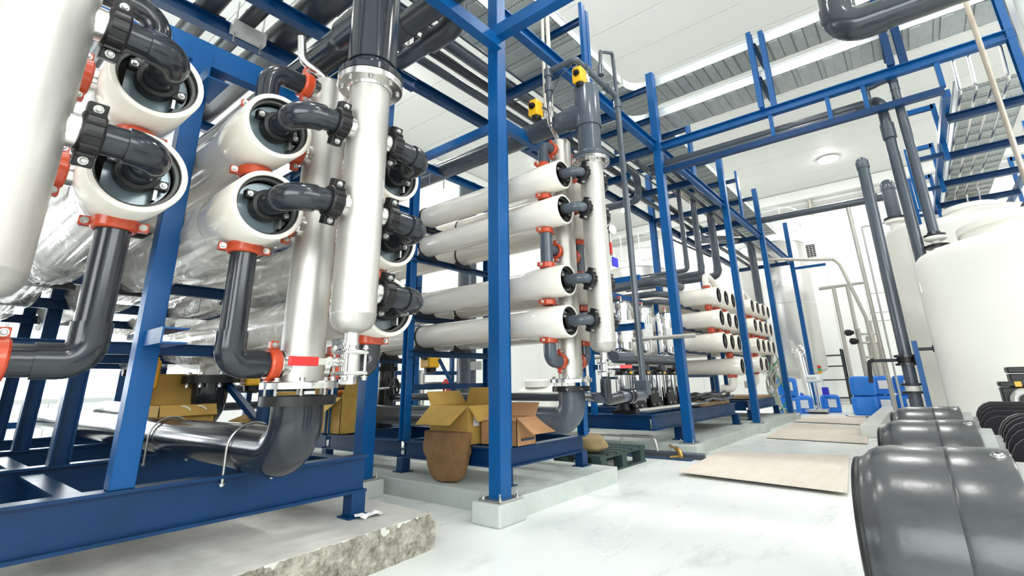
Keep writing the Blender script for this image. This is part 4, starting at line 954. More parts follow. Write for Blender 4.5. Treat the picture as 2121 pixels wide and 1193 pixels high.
ob('socket', MB().tube([(2.70, 3.25, 4.31), (2.70, 2.86, 4.31), (2.70, 2.86, 4.75)], 0.108, 0.17, 24, 10), 'pvco', t)
ob('tapping_valve', MB().cyl((2.70, 3.55, 4.4), (2.70, 3.55, 4.55), 0.03, n=12).torus((2.70, 3.55, 4.58), (0, 0, 1), 0.04, 0.008, 16, 6), 'zinc', t)
PZ = 4.725
for y, r, x0, x1, l in ((3.14, 0.05, 8.0, 18.0, 'grey pipe nearest the aisle inside the rack'), (3.58, 0.07, 2.2, 8.2, 'grey pipe along the rack, turning down past the second column'), (3.80, 0.06, 2.2, 18, 'dark pipe along the rack, middle of three'), (4.02, 0.055, 2.2, 18, 'dark pipe along the rack, deepest of three'), (3.44, 0.016, 2.2, 9.5, 'very thin dark tube along the rack beside the grey pipe'), (3.32, 0.016, 2.2, 9.5, 'very thin dark tube along the rack nearest the tray')):
    if y == 3.58: pipe([(x0, y, PZ + r), (x1, y, PZ + r), (x1, y, 4.3), (x1 - 0.02, y + 1.6, 4.3), (x1 - 0.02, y + 3.5, 4.3)], r, l, 'pvcm', 0.13)
    else: pipe([(x0, y, PZ + r), (x1, y, PZ + r)], r, l, 'pvco' if r > 0.055 else 'pvcm', n=14)
pipe([(7.6, 3.3, 4.79), (8.1, 3.3, 4.79), (8.1, 2.95, 4.79), (12.0, 2.95, 4.79)], 0.045, 'grey pipe with sharp bends by the second column head', 'pvcm', 0.08, n=14)
pipe([(8.9, 3.3, 4.85), (18, 3.3, 4.85)], 0.06, 'ivory pipe along the far part of the rack', 'conduit', n=14)
# bridge pipes
t = pipe([(7.32, 2.9, 4.45), (7.32, -0.20, 4.45), (7.24, -0.245, 4.35), (7.22, -0.245, 2.26)], 0.06, 'grey pipe under the bridge beam turning down left of the front white tank', 'pvcm', 0.06)
ob('reducer', MB().cyl((7.22, -0.245, 4.05), (7.22, -0.245, 3.85), 0.074, n=20), 'pvcm', t)
pipe([(7.25, 2.9, 4.33), (7.25, 0.02, 4.33)], 0.06, 'second grey pipe under the bridge beam', 'pvcm')
t = pipe([(7.2, -0.12, 4.42), (7.2, -0.12, 4.62), (7.2, -0.415, 4.66), (7.2, -0.415, 2.56)], 0.052, 'grey pipe with small loop dropping onto the front white tank nozzle', 'pvcm', 0.05, sockets=(((7.2, -0.16, 4.625), (7.2, -0.24, 4.637)), ((7.2, -0.415, 4.58), (7.2, -0.415, 4.46))))
t2 = thing('tank_nozzle', (7.2, -0.415, 2.38), 'flanged nozzle on top of the front white tank', 'flange')
ob('dark_flange', MB().lathe((7.2, -0.415, 2.52), (0, 0, 1), [(0, 0.1), (0.025, 0.105), (0.03, 0.07), (0.06, 0.062)], 28), 'pvc', t2)
ob('white_flange', MB().lathe((7.2, -0.415, 2.42), (0, 0, 1), [(-0.06, 0.045), (0.05, 0.045), (0.06, 0.09), (0.075, 0.105), (0.1, 0.105)], 28), 'pe', t2)
ob('gasket', MB().lathe((7.2, -0.415, 2.39), (0, 0, 1), [(0, 0.12), (0.03, 0.12), (0.045, 0.07)], 28), 'black', t2)
pipe([(7.1, 0.09, 3.6), (7.1, 0.11, 0.75), (7.1, 0.11, 0.6), (7.3, -0.2, 0.6)], 0.062, 'capped grey standpipe in front of the white tanks', 'pvcm', 0.1, 'standpipe')
t = thing('valve_set', (7.1, 0.11, 0.7), 'flanges, lever valve and blue angle post at the foot of the grey standpipe', 'valve')
for z in (1.19, 1.10, 0.885, 0.80): ob('flange', MB().cyl((7.1, 0.11, z), (7.1, 0.11, z + 0.025), 0.11, n=24), 'pvc', t)
ob('valve_body', MB().cyl((7.1, 0.11, 1.12), (7.1, 0.11, 1.2), 0.085, n=24), 'black', t)
ob('white_spacer', MB().cyl((7.1, 0.11, 0.825), (7.1, 0.11, 0.88), 0.07, n=24), 'pe', t)
ob('valve_stem', MB().cyl((7.1, 0.11, 1.16), (6.95, 0.42, 1.16), 0.018, n=10), 'pvc', t)
ob('valve_lever', MB().tube([(6.95, 0.40, 1.17), (6.94, 0.45, 1.15), (6.94, 0.47, 0.92)], 0.022, 0.03, 10), 'black', t)
ob('side_knob', MB().lathe((7.1, 0.0, 1.27), (0, -1, 0), [(0, 0.018), (0.14, 0.018), (0.14, 0.04), (0.2, 0.03)], 14), 'pvc', t)
ob('angle_post', MB().box(7.0, 7.045, -0.02, 0.03, 0.0, 1.36), 'blue', t)
ob('cap', MB().lathe((7.1, 0.09, 3.5), (0, 0, 1), [(0, 0.072), (0.08, 0.072), (0.12, 0.06), (0.145, 0.03)], 24), 'pvcm', t)
t = pipe([(14.0, 3.4, 5.14), (14.0, -0.18, 5.1)], 0.085, 'long grey pipe crossing high to the tanks at right', 'pvcm')
for y in (3.0, 0.15): ob('socket', MB().cyl((14, y, 5.13), (14, y - 0.12, 5.13), 0.1, n=20), 'pvcm', t)
t = pipe([(13.0, -0.185, 5.05), (13.0, -0.185, 4.25)], 0.13, 'short fat capped grey pipe standing on the third white tank', 'pvcm', name='standpipe', n=28)
ob('cap', MB().lathe((13.0, -0.185, 4.95), (0, 0, 1), [(0, 0.145), (0.12, 0.145), (0.2, 0.11), (0.24, 0.05)], 28), 'pvcm', t)
ob('dark_flange', MB().cyl((13, -0.185, 4.25), (13, -0.185, 4.3), 0.21, n=28), 'pvc', t)
ob('white_flange', MB().lathe((13, -0.185, 4.05), (0, 0, 1), [(0, 0.13), (0.12, 0.13), (0.14, 0.2), (0.2, 0.2)], 28), 'pe', t)
t = pipe([(4.57, -0.02, 6.6), (4.57, -0.02, 3.90), (4.68, -3.5, 3.90)], 0.122, 'fat glossy dark pipe elbow at the top right corner', 'pvcg', 0.17, n=36)
ob('socket', MB().tube([(4.57, -0.02, 4.14), (4.57, -0.02, 3.90), (4.58, -0.32, 3.90)], 0.137, 0.17, 36, 12), 'pvcg', t)
pipe([(5.70, -1.0, 6.5), (5.965, -1.053, 0.0)], 0.022, 'thin brownish vertical pipe near the right edge', 'brownpipe', name='standpipe', n=14)
t = thing('vent_duct', (4.6, -1.12, 0), 'grey ribbed duct cut by the top right corner', 'duct')
ob('duct_body', MB().cyl((4.62, -1.14, 0.0), (4.62, -1.14, 6.5), 0.13, n=30), 'galv', t)
ob('duct_flange', MB().box(4.5, 4.54, -1.02, -0.985, 0.0, 6.5), 'brush', t)
# pipes dropping inside the far rack, with white arrows
for i, (x, zt, zb, r, up) in enumerate(((9.3, 4.75, 3.05, 0.045, False), (10.15, 4.8, 3.12, 0.065, True), (11.3, 4.85, 3.25, 0.085, False))):
    t = pipe([(x, 3.2, zt), (x, 3.2, zb), (x, 5.5, zb)], r, 'grey drop pipe with white arrow inside the rack, %s of three' % ('thinnest', 'middle', 'fattest')[i], 'pvcm', r * 1.6, 'drop_pipe', 18, sockets=(((x, 3.2, zb + 0.2), (x, 3.2, zb + 0.1)),))
    a = MB(); z0 = (zt + zb) / 2 - 0.15; s = 1 if up else -1; y = 3.2 - r - 0.003
    a.box(x - 0.012, x + 0.012, y - 0.004, y, z0, z0 + 0.2); zz = z0 + 0.2 if up else z0
    a.extr([(-0.04, 0), (0.04, 0), (0, s * 0.08)], (x, y - 0.004, zz), (x, y, zz))
    ob('white_arrow', a, 'paper', t, label='white direction arrow', kind='stuff')
pipe([(9.0, 3.3, 3.62), (11.2, 3.3, 3.7)], 0.02, 'thin dark cross tube between the drop pipes', 'pvc', n=10)
pipe([(11.8, 3.6, 4.3), (14.9, 3.2, 4.9), (14.9, 3.2, 0.8)], 0.10, 'thick grey pipe bending down in front of the steel tank', 'pvcm', 0.25)
for z, r, l in ((2.80, 0.10, 'upper'), (2.55, 0.06, 'middle'), (2.40, 0.05, 'lower')):
    pipe([(8.9 if z > 2.7 else 8.6, 5.6, z), (8.6, 3.6, z), (8.9, 3.5, z), (9.6, 3.5, z)], r, '%s dark header pipe behind the chrome filters' % l, 'pvcm', 0.1)

# ------------------------------------------------------------------ tanks
def pe_tank(x, y, r, h, lid, label):
    t = thing('plastic_tank', (x, y, 0), label, 'tank')
    ob('tank_body', MB().lathe((x, y, 0), (0, 0, 1), [(0, r), (h - 0.16, r), (h - 0.08, r - 0.015), (h - 0.03, r - 0.05), (h, r - 0.11), (h + 0.03, r - 0.22), (h + 0.06, lid + 0.08), (h + 0.08, lid)], 72, True, True), 'pe', t, ang=60)
    ob('lid', MB().lathe((x, y, h + 0.08), (0, 0, 1), [(0, lid), (0.09, lid), (0.09, lid + 0.02), (0.16, lid + 0.02), (0.18, lid - 0.02), (0.20, lid * 0.5), (0.21, 0.02)], 48), 'pe', t)
    return t
t = pe_tank(7.1, -1.27, 1.12, 2.28, 0.66, 'large cream plastic tank nearest at the right edge')
ob('side_fitting', MB().box(6.88, 6.92, -0.20, -0.16, 1.86, 1.97), 'conduit', t)
ob('level_tube', MB().cyl((6.9, -0.175, 0.6), (6.9, -0.175, 1.9), 0.006, n=8), 'conduit', t)
ob('lid_elbow', MB().tube([(6.6, -1.1, 2.45), (6.6, -1.1, 2.58), (6.45, -1.5, 2.58)], 0.04, 0.04, 14), 'pvc', t)
pe_tank(10.4, -1.12, 0.9, 3.35, 0.34, 'cream plastic tank with raised lid, second from the right edge')
pe_tank(13.5, -1.22, 1.3, 4.1, 0.5, 'tall cream plastic tank behind the grey standpipes')
def steel_tank(x, y, r, z0, z1, label, rails=True, mm='tanksteel'):
    t = thing('steel_tank', (x, y, 0), label, 'tank')
    ob('shell', MB().lathe((x, y, z0), (0, 0, 1), [(-0.35, 0.05), (-0.33, r * 0.3), (-0.2, r * 0.7), (-0.08, r * 0.93), (0, r), (z1 - z0, r), (z1 - z0 + 0.12, r * 0.93), (z1 - z0 + 0.3, r * 0.7), (z1 - z0 + 0.42, r * 0.3), (z1 - z0 + 0.45, 0.05)], 56), mm, t, ang=50)
    for z in (z0 + 0.02, (z0 + z1) / 2, z1): ob('weld_band', MB().torus((x, y, z), (0, 0, 1), r, 0.012, 56, 6), 'brush', t)
    for i in range(4):
        a = PI / 4 + i * PI / 2; ob('leg', MB().cyl((x + r * 0.75 * math.cos(a), y + r * 0.75 * math.sin(a), 0), (x + r * 0.75 * math.cos(a), y + r * 0.75 * math.sin(a), z0 + 0.1), 0.09, n=14), 'brush', t)
    if rails:
        for z in (z1 + 0.75, z1 + 1.3): ob('guard_ring', MB().torus((x, y, z), (0, 0, 1), r * 0.98, 0.022, 48, 6), 'rail', t)
        for i in range(10):
            a = 2 * PI * i / 10; ob('guard_post', MB().cyl((x + r * 0.98 * math.cos(a), y + r * 0.98 * math.sin(a), z1 - 0.05), (x + r * 0.98 * math.cos(a), y + r * 0.98 * math.sin(a), z1 + 1.3), 0.02, n=8), 'rail', t)
        ob('toe_board', MB().lathe((x, y, z1 + 0.02), (0, 0, 1), [(0, r), (0.18, r), (0.18, r - 0.01), (0, r - 0.01)], 48, False, False), 'rail', t)
    return t
steel_tank(20.5, 3.74, 1.2, 1.28, 5.84, 'tall stainless tank with white guard rail beyond the far racks')
steel_tank(18.0, 8.3, 1.15, 1.2, 5.2, 'second stainless tank with white guard rail, seen between the racks')
t = thing('tank_outlet', (18.6, 2.9, 0), 'polished steel elbow pipe standing beside the stainless tank', 'pipe')
ob('pipe_run', MB().tube([(19.45, 3.3, 1.8), (18.5, 2.95, 1.8), (18.5, 2.84, 0)], 0.2, 0.2, 28, 10), 'brush', t)
ob('collar', MB().torus((18.85, 3.08, 1.8), (0.95, 0.35, 0), 0.21, 0.03, 32, 8), 'brush', t)
t = thing('air_grille', (23.9, 2.85, 5.95), 'square white vent grille with dark slats high on the back wall', 'vent')
ob('grille_frame', MB().box(23.9, 23.965, 2.52, 3.16, 5.9, 5.97).box(23.9, 23.965, 2.52, 3.16, 6.55, 6.62).box(23.9, 23.965, 2.52, 2.60, 5.97, 6.55).box(23.9, 23.965, 3.08, 3.16, 5.97, 6.55), 'wall', t)
ob('grille_back', MB().box(23.95, 23.966, 2.6, 3.08, 5.97, 6.55), 'hole', t)
for k in range(7): ob('slat', MB().box(23.9, 23.945, 2.6, 3.08, 6.0 + k * 0.08, 6.018 + k * 0.08), 'trim', t)
for k in range(3): ob('slat_upright', MB().box(23.892, 23.9, 2.70 + k * 0.12, 2.715 + k * 0.12, 5.97, 6.55), 'trim', t)
# ------------------------------------------------------------------ bund
bd = thing('containment_bund', (16, 0, 0), 'low pale concrete kerb around the white tanks beside the aisle', 'kerb')
ob('kerb_wall', MB().box(10.45, 22, 0.74, 1.0, 0, 0.2), 'kerb', bd, bevel=0.01)
ob('kerb_wall', MB().box(10.45, 10.7, -6, 0.74, 0, 0.2), 'kerb', bd, bevel=0.01)
ob('kerb_wall', MB().box(14.6, 14.8, -6, 0.74, 0, 0.2), 'kerb', bd, bevel=0.01)
# ------------------------------------------------------------------ thin steel piping near the back wall
t = pipe([(15.5, 3.4, 4.45), (16.6, 2.0, 4.4), (17, 1.42, 4.38), (17.0, 1.3, 4.2), (17.0, 0.95, 2.6), (17.0, 0.9, 0.3)], 0.05, 'thin stainless pipe bending down beside the back wall', 'dull', 0.12, n=12)
t = thing('pipe_stand', (20, 1.65, 0), 'thin stainless goal-shaped pipe stand against the white back wall', 'pipe')
ob('upright', MB().cyl((20, 1.86, 0), (20, 1.86, 4.0), 0.06, n=12), 'dull', t); ob('upright', MB().cyl((20, 1.45, 0), (20, 1.45, 4.0), 0.06, n=12), 'dull', t)
ob('crossbar', MB().cyl((20, 2.3, 4.0), (20, 0.95, 4.05), 0.06, n=12), 'dull', t)
pipe([(14.0, 0.655, 5.02), (14.0, 0.605, 0.25)], 0.045, 'brownish steel pole propping the high crossing pipe', 'steel', name='support_pole', n=12)
t = thing('steel_pipework', (17.3, 1.0, 0), 'cluster of small stainless pipes and black valves above the right jerricans', 'pipework')
for i, (x, y, zt) in enumerate(((17, 1.2, 2.3), (17.6, 1.05, 2.1), (18.2, 0.95, 2.6), (17.3, 0.8, 1.9))): ob('upright', MB().cyl((x, y, 0.0), (x, y, zt), 0.05, n=12), 'dull', t)
for z in (1.5, 1.9, 2.15): ob('cross_pipe', MB().cyl((17, 1.25, z), (17.6, 0.75, z), 0.035, n=10), 'dull', t)
for y, z in ((1.3, 2.2), (1.22, 1.95)): ob('black_valve', MB().lathe((17, y, z), (0, 1, 0), [(0, 0.04), (0.1, 0.09), (0.2, 0.09), (0.24, 0.03)], 14), 'black', t)
t = thing('wall_ladder', (22, 0.6, 0), 'slim steel ladder pole with rungs against the back wall', 'ladder')
for y in (0.5, 0.95): ob('stile', MB().cyl((22, y, 0), (22, y, 4.9), 0.02, n=8), 'dull', t)
for z in (3.2, 2.9, 3.9): ob('rung', MB().cyl((22, 0.4, z), (22, 1.1, z), 0.015, n=8), 'dull', t)
t = thing('tank_stand_frame', (16, 0, 0), 'thin dark square frame beside the tall cream tank', 'frame')
ob('frame_bar', MB().cyl((16, 0.54, 4.97), (16, -2.0, 5.0), 0.03, n=8), 'trim', t); ob('frame_bar', MB().cyl((16, 0.54, 4.97), (16, 0.54, 0), 0.025, n=8), 'trim', t)
# ------------------------------------------------------------------ motors in the foreground
def motor(x, y0, label, zc=0.65, r=0.2, first=False):
    t = thing('electric_motor', (x, 0, 0), label, 'motor')
    k = 56
    # cowl: rounded fan end at +y (toward the aisle), seam step near y0
    prof = [(0.0, r * 0.30), (0.002, r * 0.70), (0.006, r * 0.835), (0.014, r * 0.855), (0.020, r * 0.875), (0.030, r * 0.925), (0.045, r * 0.96), (0.07, r * 0.985), (0.165, r * 0.99)]
    ob('fan_cowl', MB().lathe((x, 0.16, zc), (0, -1, 0), prof, k, True, False), 'motor', t, ang=60)
    ob('cowl_sleeve', MB().lathe((x, 0.16, zc), (0, -1, 0), [(0.162, r * 0.975), (0.164, r * 0.99), (0.172, r * 1.004), (0.262, r * 1.004), (0.266, r * 1.0), (0.268, r * 0.97)], k, False, False), 'motor', t, ang=40)
    ob('cowl_rim', MB().torus((x, 0.157, zc), (0, 1, 0), r * 0.80, 0.009, 56, 8), 'black', t)
    for a in (PI * 0.59, PI * 0.25, -PI * 0.25, -PI * 0.75):
        d = Vector((math.cos(a), 0, math.sin(a))); p = Vector((x, -0.086, zc)) + d * r * 1.003
        sc = ob('cowl_screw', MB().lathe(p, d, [(0, 0.0125), (0.0012, 0.0125), (0.0014, 0.009), (0.005, 0.0088), (0.0065, 0.007)], 20), 'brush', t)
        s1, s2 = Vector((0, 1, 0)), d.cross(Vector((0, 1, 0)))
        ob('screw_slot', MB().obox(p + d * 0.0066, s1 * 0.0045, s2 * 0.001, d * 0.0004), 'black', sc); ob('screw_slot', MB().obox(p + d * 0.0066, s1 * 0.001, s2 * 0.0045, d * 0.0004), 'black', sc)
    yb0, yb1 = -0.112, -0.62
    ob('motor_body', MB().cyl((x, yb0, zc), (x, yb1, zc), r * 0.78, n=40).cyl((x, yb0 + 0.02, zc), (x, yb0 - 0.03, zc), r * 0.88, n=40), 'finedge', t)
    # cooling fins: upright plates with a rounded corner, in quadrants like the cast frame
    for i in range(-5, 6):
        xx = i * r * 0.155; base = math.sqrt(max(0.001, (r * 0.78) ** 2 - xx * xx)) - 0.012
        top = math.sqrt(max(0.001, (r * 1.12) ** 2 - xx * xx * 0.9))
        pts = [(yb0 - 0.045, base), (yb0 - 0.046, top - 0.075), (yb0 - 0.052, top - 0.048), (yb0 - 0.064, top - 0.026), (yb0 - 0.082, top - 0.01), (yb0 - 0.105, top), (yb1 + 0.03, top), (yb1 + 0.03, base)]
        for sg in (1, -1):
            n = len(pts); mb = MB()
            mb.add([(x + xx - 0.004, yy, zc + sg * zz) for yy, zz in pts] + [(x + xx + 0.004, yy, zc + sg * zz) for yy, zz in pts], [tuple(range(n)), tuple(range(2 * n - 1, n - 1, -1))] + [(q, q + n, (q + 1) % n + n, (q + 1) % n) for q in range(n)])
            fo = ob('cooling_fin', mb, 'fin', t, smooth=False); fo.data.materials.append(M['finedge'])
            for pl in fo.data.polygons[2:]: pl.material_index = 1  # edge faces coloured pale to paint the highlight on lit fin tops
    ob('foot', MB().box(x - 0.16, x + 0.16, -0.55, -0.15, zc - r * 1.2, zc - r * 0.8), 'finedge', t, bevel=0.01)
    ob('pedestal', MB().box(x - 0.2, x + 0.2, -0.66, -0.1, 0, zc - r * 1.2), 'concrete', t, bevel=0.01)
    ob('end_shield', MB().lathe((x, yb1 + 0.01, zc), (0, -1, 0), [(0, r * 0.95), (0.05, r * 0.95), (0.08, r * 0.5), (0.16, r * 0.3)], 36), 'finedge', t)
    return t
motor(1.45, 0, 'big black motor cowl filling the bottom right corner')
motor(2.28, 0, 'second black finned motor behind the one in the bottom right corner')
motor(3.19, 0, 'farthest of three black finned motors at lower right')
for (x, y, z, lb, s) in ((5.35, -0.60, 0.80, 'larger', 1.0), (5.15, -0.50, 0.745, 'smaller', 0.8)):
    t = thing('dosing_pump', (x, y, 0), '%s black pump head with yellow stripe and grey ring, before the cream tank' % lb, 'pump')
    w = 0.09 * s
    ob('pump_box', MB().box(x - w, x + w, y - w, y + w, z - 0.1 * s, z + 0.19 * s), 'black', t, bevel=0.008)
    ob('pump_cap', MB().box(x - w * 1.04, x + w * 1.04, y - w * 1.04, y + w * 1.04, z + 0.195 * s, z + 0.24 * s), 'black', t, bevel=0.008)
    ob('warning_stripe', MB().box(x - w * 1.06, x - w * 1.035, y - w * 0.6, y - w * 0.1, z + 0.195 * s, z + 0.24 * s), 'yellow', t, label='yellow stripe on the cap')
    ob('bearing_ring', MB().torus((x - w - 0.03, y - 0.04, z + 0.06), (1, 0.25, 0), 0.08 * s, 0.03 * s, 32, 10), 'zinc', t)
    ob('pump_foot', MB().box(x - w * 0.9, x + w * 0.9, y - w * 0.9, y + w * 0.9, 0, z - 0.1 * s), 'finedge', t)
# ------------------------------------------------------------------ chrome filters and pumps between the columns
def chrome_filter(x, y, z0, r, h, label):
    t = thing('cartridge_filter', (x, y, z0), label, 'filter')
    ob('housing', MB().lathe((x, y, z0), (0, 0, 1), [(0, r * 0.8), (0.03, r * 0.97), (0.06, r), (h, r)], 36), 'chrome', t)
    ob('clamp_ring', MB().lathe((x, y, z0 + h), (0, 0, 1), [(-0.01, r), (-0.01, r * 1.14), (0.035, r * 1.14), (0.035, r)], 36), 'chrome', t)
    ob('lid', MB().lathe((x, y, z0 + h + 0.03), (0, 0, 1), [(0, r * 1.08), (0.05, r * 1.08), (0.07, r * 0.95), (0.085, r * 0.3), (0.09, 0.02)], 36), 'chrome', t)
    ob('bleed_valve', MB().cyl((x, y, z0 + h + 0.1), (x, y, z0 + h + 0.2), 0.015, n=10), 'brush', t)
    ob('bleed_lever', MB().box(x - 0.09, x + 0.01, y - 0.012, y + 0.012, z0 + h + 0.17, z0 + h + 0.19), 'red', t)
    mb = MB(); a0, a1 = -2.85, -0.75; k = 14; R2 = r + 0.003; za, zb = z0 + h * 0.22, z0 + h * 0.72
    mb.add([(x + R2 * math.cos(a0 + (a1 - a0) * i / k), y + R2 * math.sin(a0 + (a1 - a0) * i / k), zz) for zz in (za, zb) for i in range(k + 1)], [(i, i + 1, i + 2 + k, i + 1 + k) for i in range(k)])
    ob('paper_label', mb, 'paper', t, label='blank white label sheet')
    for i in range(6):
        a = i * PI / 3 + 0.3; stud('clamp_bolt', t, (x + r * 1.2 * math.cos(a), y + r * 1.2 * math.sin(a), z0 + h + 0.012), (0, 0, 1), 0.06, 0.012)
    return t
for x, r, lb in ((6.95, 0.145, 'left'), (7.72, 0.14, 'middle'), (8.70, 0.165, 'right')):
    chrome_filter(x, 3.5, 1.42, r, 0.66, 'tall chrome filter housing with white label, %s of three between the racks' % lb)
def pump(x, y, label):
    t = thing('vertical_pump', (x, y, 0.54), label, 'pump')
    ob('pump_base', MB().box(x - 0.14, x + 0.14, y - 0.14, y + 0.14, 0.54, 0.60).lathe((x, y, 0.6), (0, 0, 1), [(0, 0.13), (0.12, 0.12), (0.14, 0.10)], 24), 'black', t)
    ob('stage_sleeve', MB().cyl((x, y, 0.74), (x, y, 1.08), 0.085, n=28), 'chrome', t)
    for i in range(4):
        a = PI / 4 + i * PI / 2; stud('tie_rod', t, (x + 0.115 * math.cos(a), y + 0.115 * math.sin(a), 0.9), (0, 0, 1), 0.42, 0.014, 'chrome')
    ob('pump_head', MB().lathe((x, y, 1.08), (0, 0, 1), [(0, 0.125), (0.05, 0.125), (0.09, 0.08), (0.12, 0.08)], 28), 'black', t)
    ob('suction_flange', MB().lathe((x, y - 0.12, 0.74), (0, -1, 0), [(0, 0.05), (0.06, 0.05), (0.06, 0.155), (0.085, 0.155), (0.085, 0.06)], 28), 'black', t)
    for i in range(4):
        a = PI / 4 + i * PI / 2; stud('flange_bolt', t, (x + 0.125 * math.cos(a), y - 0.195, 0.74 + 0.125 * math.sin(a)), (0, -1, 0), 0.035, 0.012)
    ob('yellow_tag', MB().box(x - 0.05, x + 0.03, y - 0.135, y - 0.126, 1.10, 1.13), 'yellow', t)
    ob('outlet_riser', MB().cyl((x + 0.2, y, 0.60), (x + 0.2, y, 1.25), 0.055, n=18).cyl((x + 0.2, y, 0.95), (x + 0.2, y, 1.0), 0.085, n=18), 'pvcm', t)
    return t
for x, lb in ((6.75, 'leftmost'), (7.35, 'second'), (7.98, 'third'), (8.6, 'rightmost')): pump(x, 3.45, '%s chrome vertical pump with black flange under the filters' % lb)
pipe([(6.4, 3.4, 1.33), (8.95, 3.4, 1.33)], 0.085, 'fat grey header pipe between chrome filters and pumps', 'pvcm')
pipe([(6.95, 4.2, 1.60), (6.95, 2.39, 1.595)], 0.032, 'grey steel handrail pipe ending beside the second column', 'steel', name='handrail', n=14)
pipe([(6.95, 4.2, 1.36), (6.95, 3.14, 1.365), (6.95, 3.06, 1.42), (6.95, 3.06, 1.59)], 0.026, 'lower bent grey pipe below the handrail pipe', 'steel', 0.07, 'handrail', 12)
pipe([(6.4, 3.1, 0.60), (9.2, 3.1, 0.60)], 0.035, 'thin steel rail along the foot of the pumps', 'brush', n=12)
for x in (7.05, 8.05): pass
t = thing('pump_frame', (7.5, 3.9, 0.54), 'blue angle frame behind the chrome pumps', 'steel frame')
for z in (1.2, 1.42): ob('frame_rail', MB().rect((6.4, 3.75, z), (9.0, 3.75, z), 0.05, 0.07), 'blueshade', t)
for x in (6.42, 8.98): ob('frame_post', MB().rect((x, 3.78, 0.54), (x, 3.78, 2.45), 0.07, 0.07, up=(0, 1, 0)), 'blue', t)
ob('frame_rail', MB().rect((6.4, 3.9, 2.42), (9.0, 3.9, 2.42), 0.06, 0.08), 'blue', t)
ob('frame_rail', MB().rect((6.42, 3.75, 2.42), (6.42, 2.9, 2.42), 0.06, 0.08), 'blue', t)
# ------------------------------------------------------------------ floor things
for pts, lb in (([(5.55, 2.26), (5.36, 0.70), (7.9, 0.93), (7.45, 2.42)], 'nearest pale plywood sheet with lifted dark edge on the floor'), ([(9.6, 2.31), (9.42, 0.85), (12.5, 1.05), (12.6, 2.45)], 'middle pale plywood sheet on the floor'), ([(13.3, 2.55), (12.95, 1.15), (15.6, 1.3), (15.7, 2.5)], 'farthest pale plywood sheet on the floor')):
    zs = [0.035, 0.03, 0.012, 0.012] if pts[0][0] < 6 else [0.012] * 4
    mb = MB(); a = [(x, y, z) for (x, y), z in zip(pts, zs)]
    mb.add(a + [(x, y, z + 0.012) for x, y, z in a], [(3, 2, 1, 0), (4, 5, 6, 7), (0, 1, 5, 4), (1, 2, 6, 5), (2, 3, 7, 6), (3, 0, 4, 7)])
    tag(ob('plywood_sheet', mb, 'ply', smooth=False), lb, 'board')
t = thing('floor_rail', (6.75, 3.2, 0), 'bent blue-grey pipe rail lying beside the far plinth', 'rail')
ob('ground_pipe', MB().cyl((6.75, 2.385, 0.04), (6.75, 5.2, 0.04), 0.04, n=16), 'pvcm', t)
ob('bent_rail', MB().tube([(6.75, 5.2, 0.24), (6.75, 3.05, 0.25), (6.75, 3.02, 0.07)], 0.022, 0.09, 12), 'steel', t)
for y in (3.55, 4.5): ob('rail_leg', MB().cyl((6.75, y, 0.07), (6.75, y, 0.24), 0.018, n=10), 'steel', t)
tag(ob('floor_board', MB().box(6.55, 6.66, 2.5, 5.2, 0, 0.022), 'strip', smooth=False), 'thin dark strip lying along the pipe rail on the floor', 'strip')
R = random.Random(5)
t = thing('brass_fitting', (6.68, 2.72, 0), 'crumpled brass fitting lying on the pipe by the second column', 'fitting')
ob('fitting_body', MB().tube([(6.66, 2.66, 0.03), (6.70, 2.70, 0.11), (6.74, 2.76, 0.12)], 0.028, 0.03, 10).tube([(6.62, 2.62, 0.02), (6.66, 2.7, 0.03), (6.62, 2.80, 0.02)], 0.022, 0.02, 8), 'brass', t)
ob('fitting_handle', MB().obox((6.70, 2.78, 0.14), (0.015, 0.05, 0.02), (0.02, -0.005, 0.0), (0, 0, 0.006)), 'brass', t)
# pallet right of the middle rack
t = thing('plastic_pallet', (5.6, 3.5, 0), 'dark green-black pallet behind the right foot of the middle skid', 'pallet')
px, py = 5.12, 2.98
for i in range(6): ob('deck_slat', MB().box(px + i * 0.2, px + i * 0.2 + 0.16, py, py + 1.0, 0.175, 0.195), 'pallet', t)
for i in range(3):
    for j in range(3): ob('block', MB().box(px + 0.02 + i * 0.5, px + 0.14 + i * 0.5, py + j * 0.44, py + j * 0.44 + 0.12, 0.022, 0.155), 'pallet', t)
for j in range(3): ob('stringer', MB().box(px, px + 1.16, py + j * 0.44, py + j * 0.44 + 0.12, 0.155, 0.175), 'pallet', t); ob('skid_board', MB().box(px, px + 1.16, py + j * 0.44, py + j * 0.44 + 0.12, 0, 0.022), 'pallet', t)
def blob(name, c, s, m, seed, parent=None, n=18, k=14, amp=0.12, flat=0.0):
    R = random.Random(seed); ph = [R.uniform(0, 6.3) for _ in range(8)]; vs = []; fs = []
    for i in range(k + 1):
        th = PI * i / k
        for j in range(n):
            a = 2 * PI * j / n
            r = 1 + amp * (math.sin(3 * a + ph[0] + 2 * th) + 0.7 * math.sin(5 * a - 3 * th + ph[1]) + 0.5 * math.sin(7 * th + ph[2] + a))
            sx = abs(math.sin(th)) ** 0.6; x, y, z = sx * math.cos(a) * r, sx * math.sin(a) * r, math.copysign(abs(math.cos(th)) ** 0.8, math.cos(th))
            vs.append((c[0] + x * s[0], c[1] + y * s[1], max(c[2] + z * s[2], flat)))
    for i in range(k):
        for j in range(n):
            q = (j + 1) % n; fs.append((i * n + j, (i + 1) * n + j, (i + 1) * n + q, i * n + q))
    return ob(name, MB().add(vs, fs), m, parent, ang=70)
tag(blob('cloth_sack', (5.35, 3.28, 0.30), (0.16, 0.24, 0.10), 'cloth', 4, amp=0.09, flat=0.196), 'crumpled tan cloth sack lying on the dark pallet', 'sack')
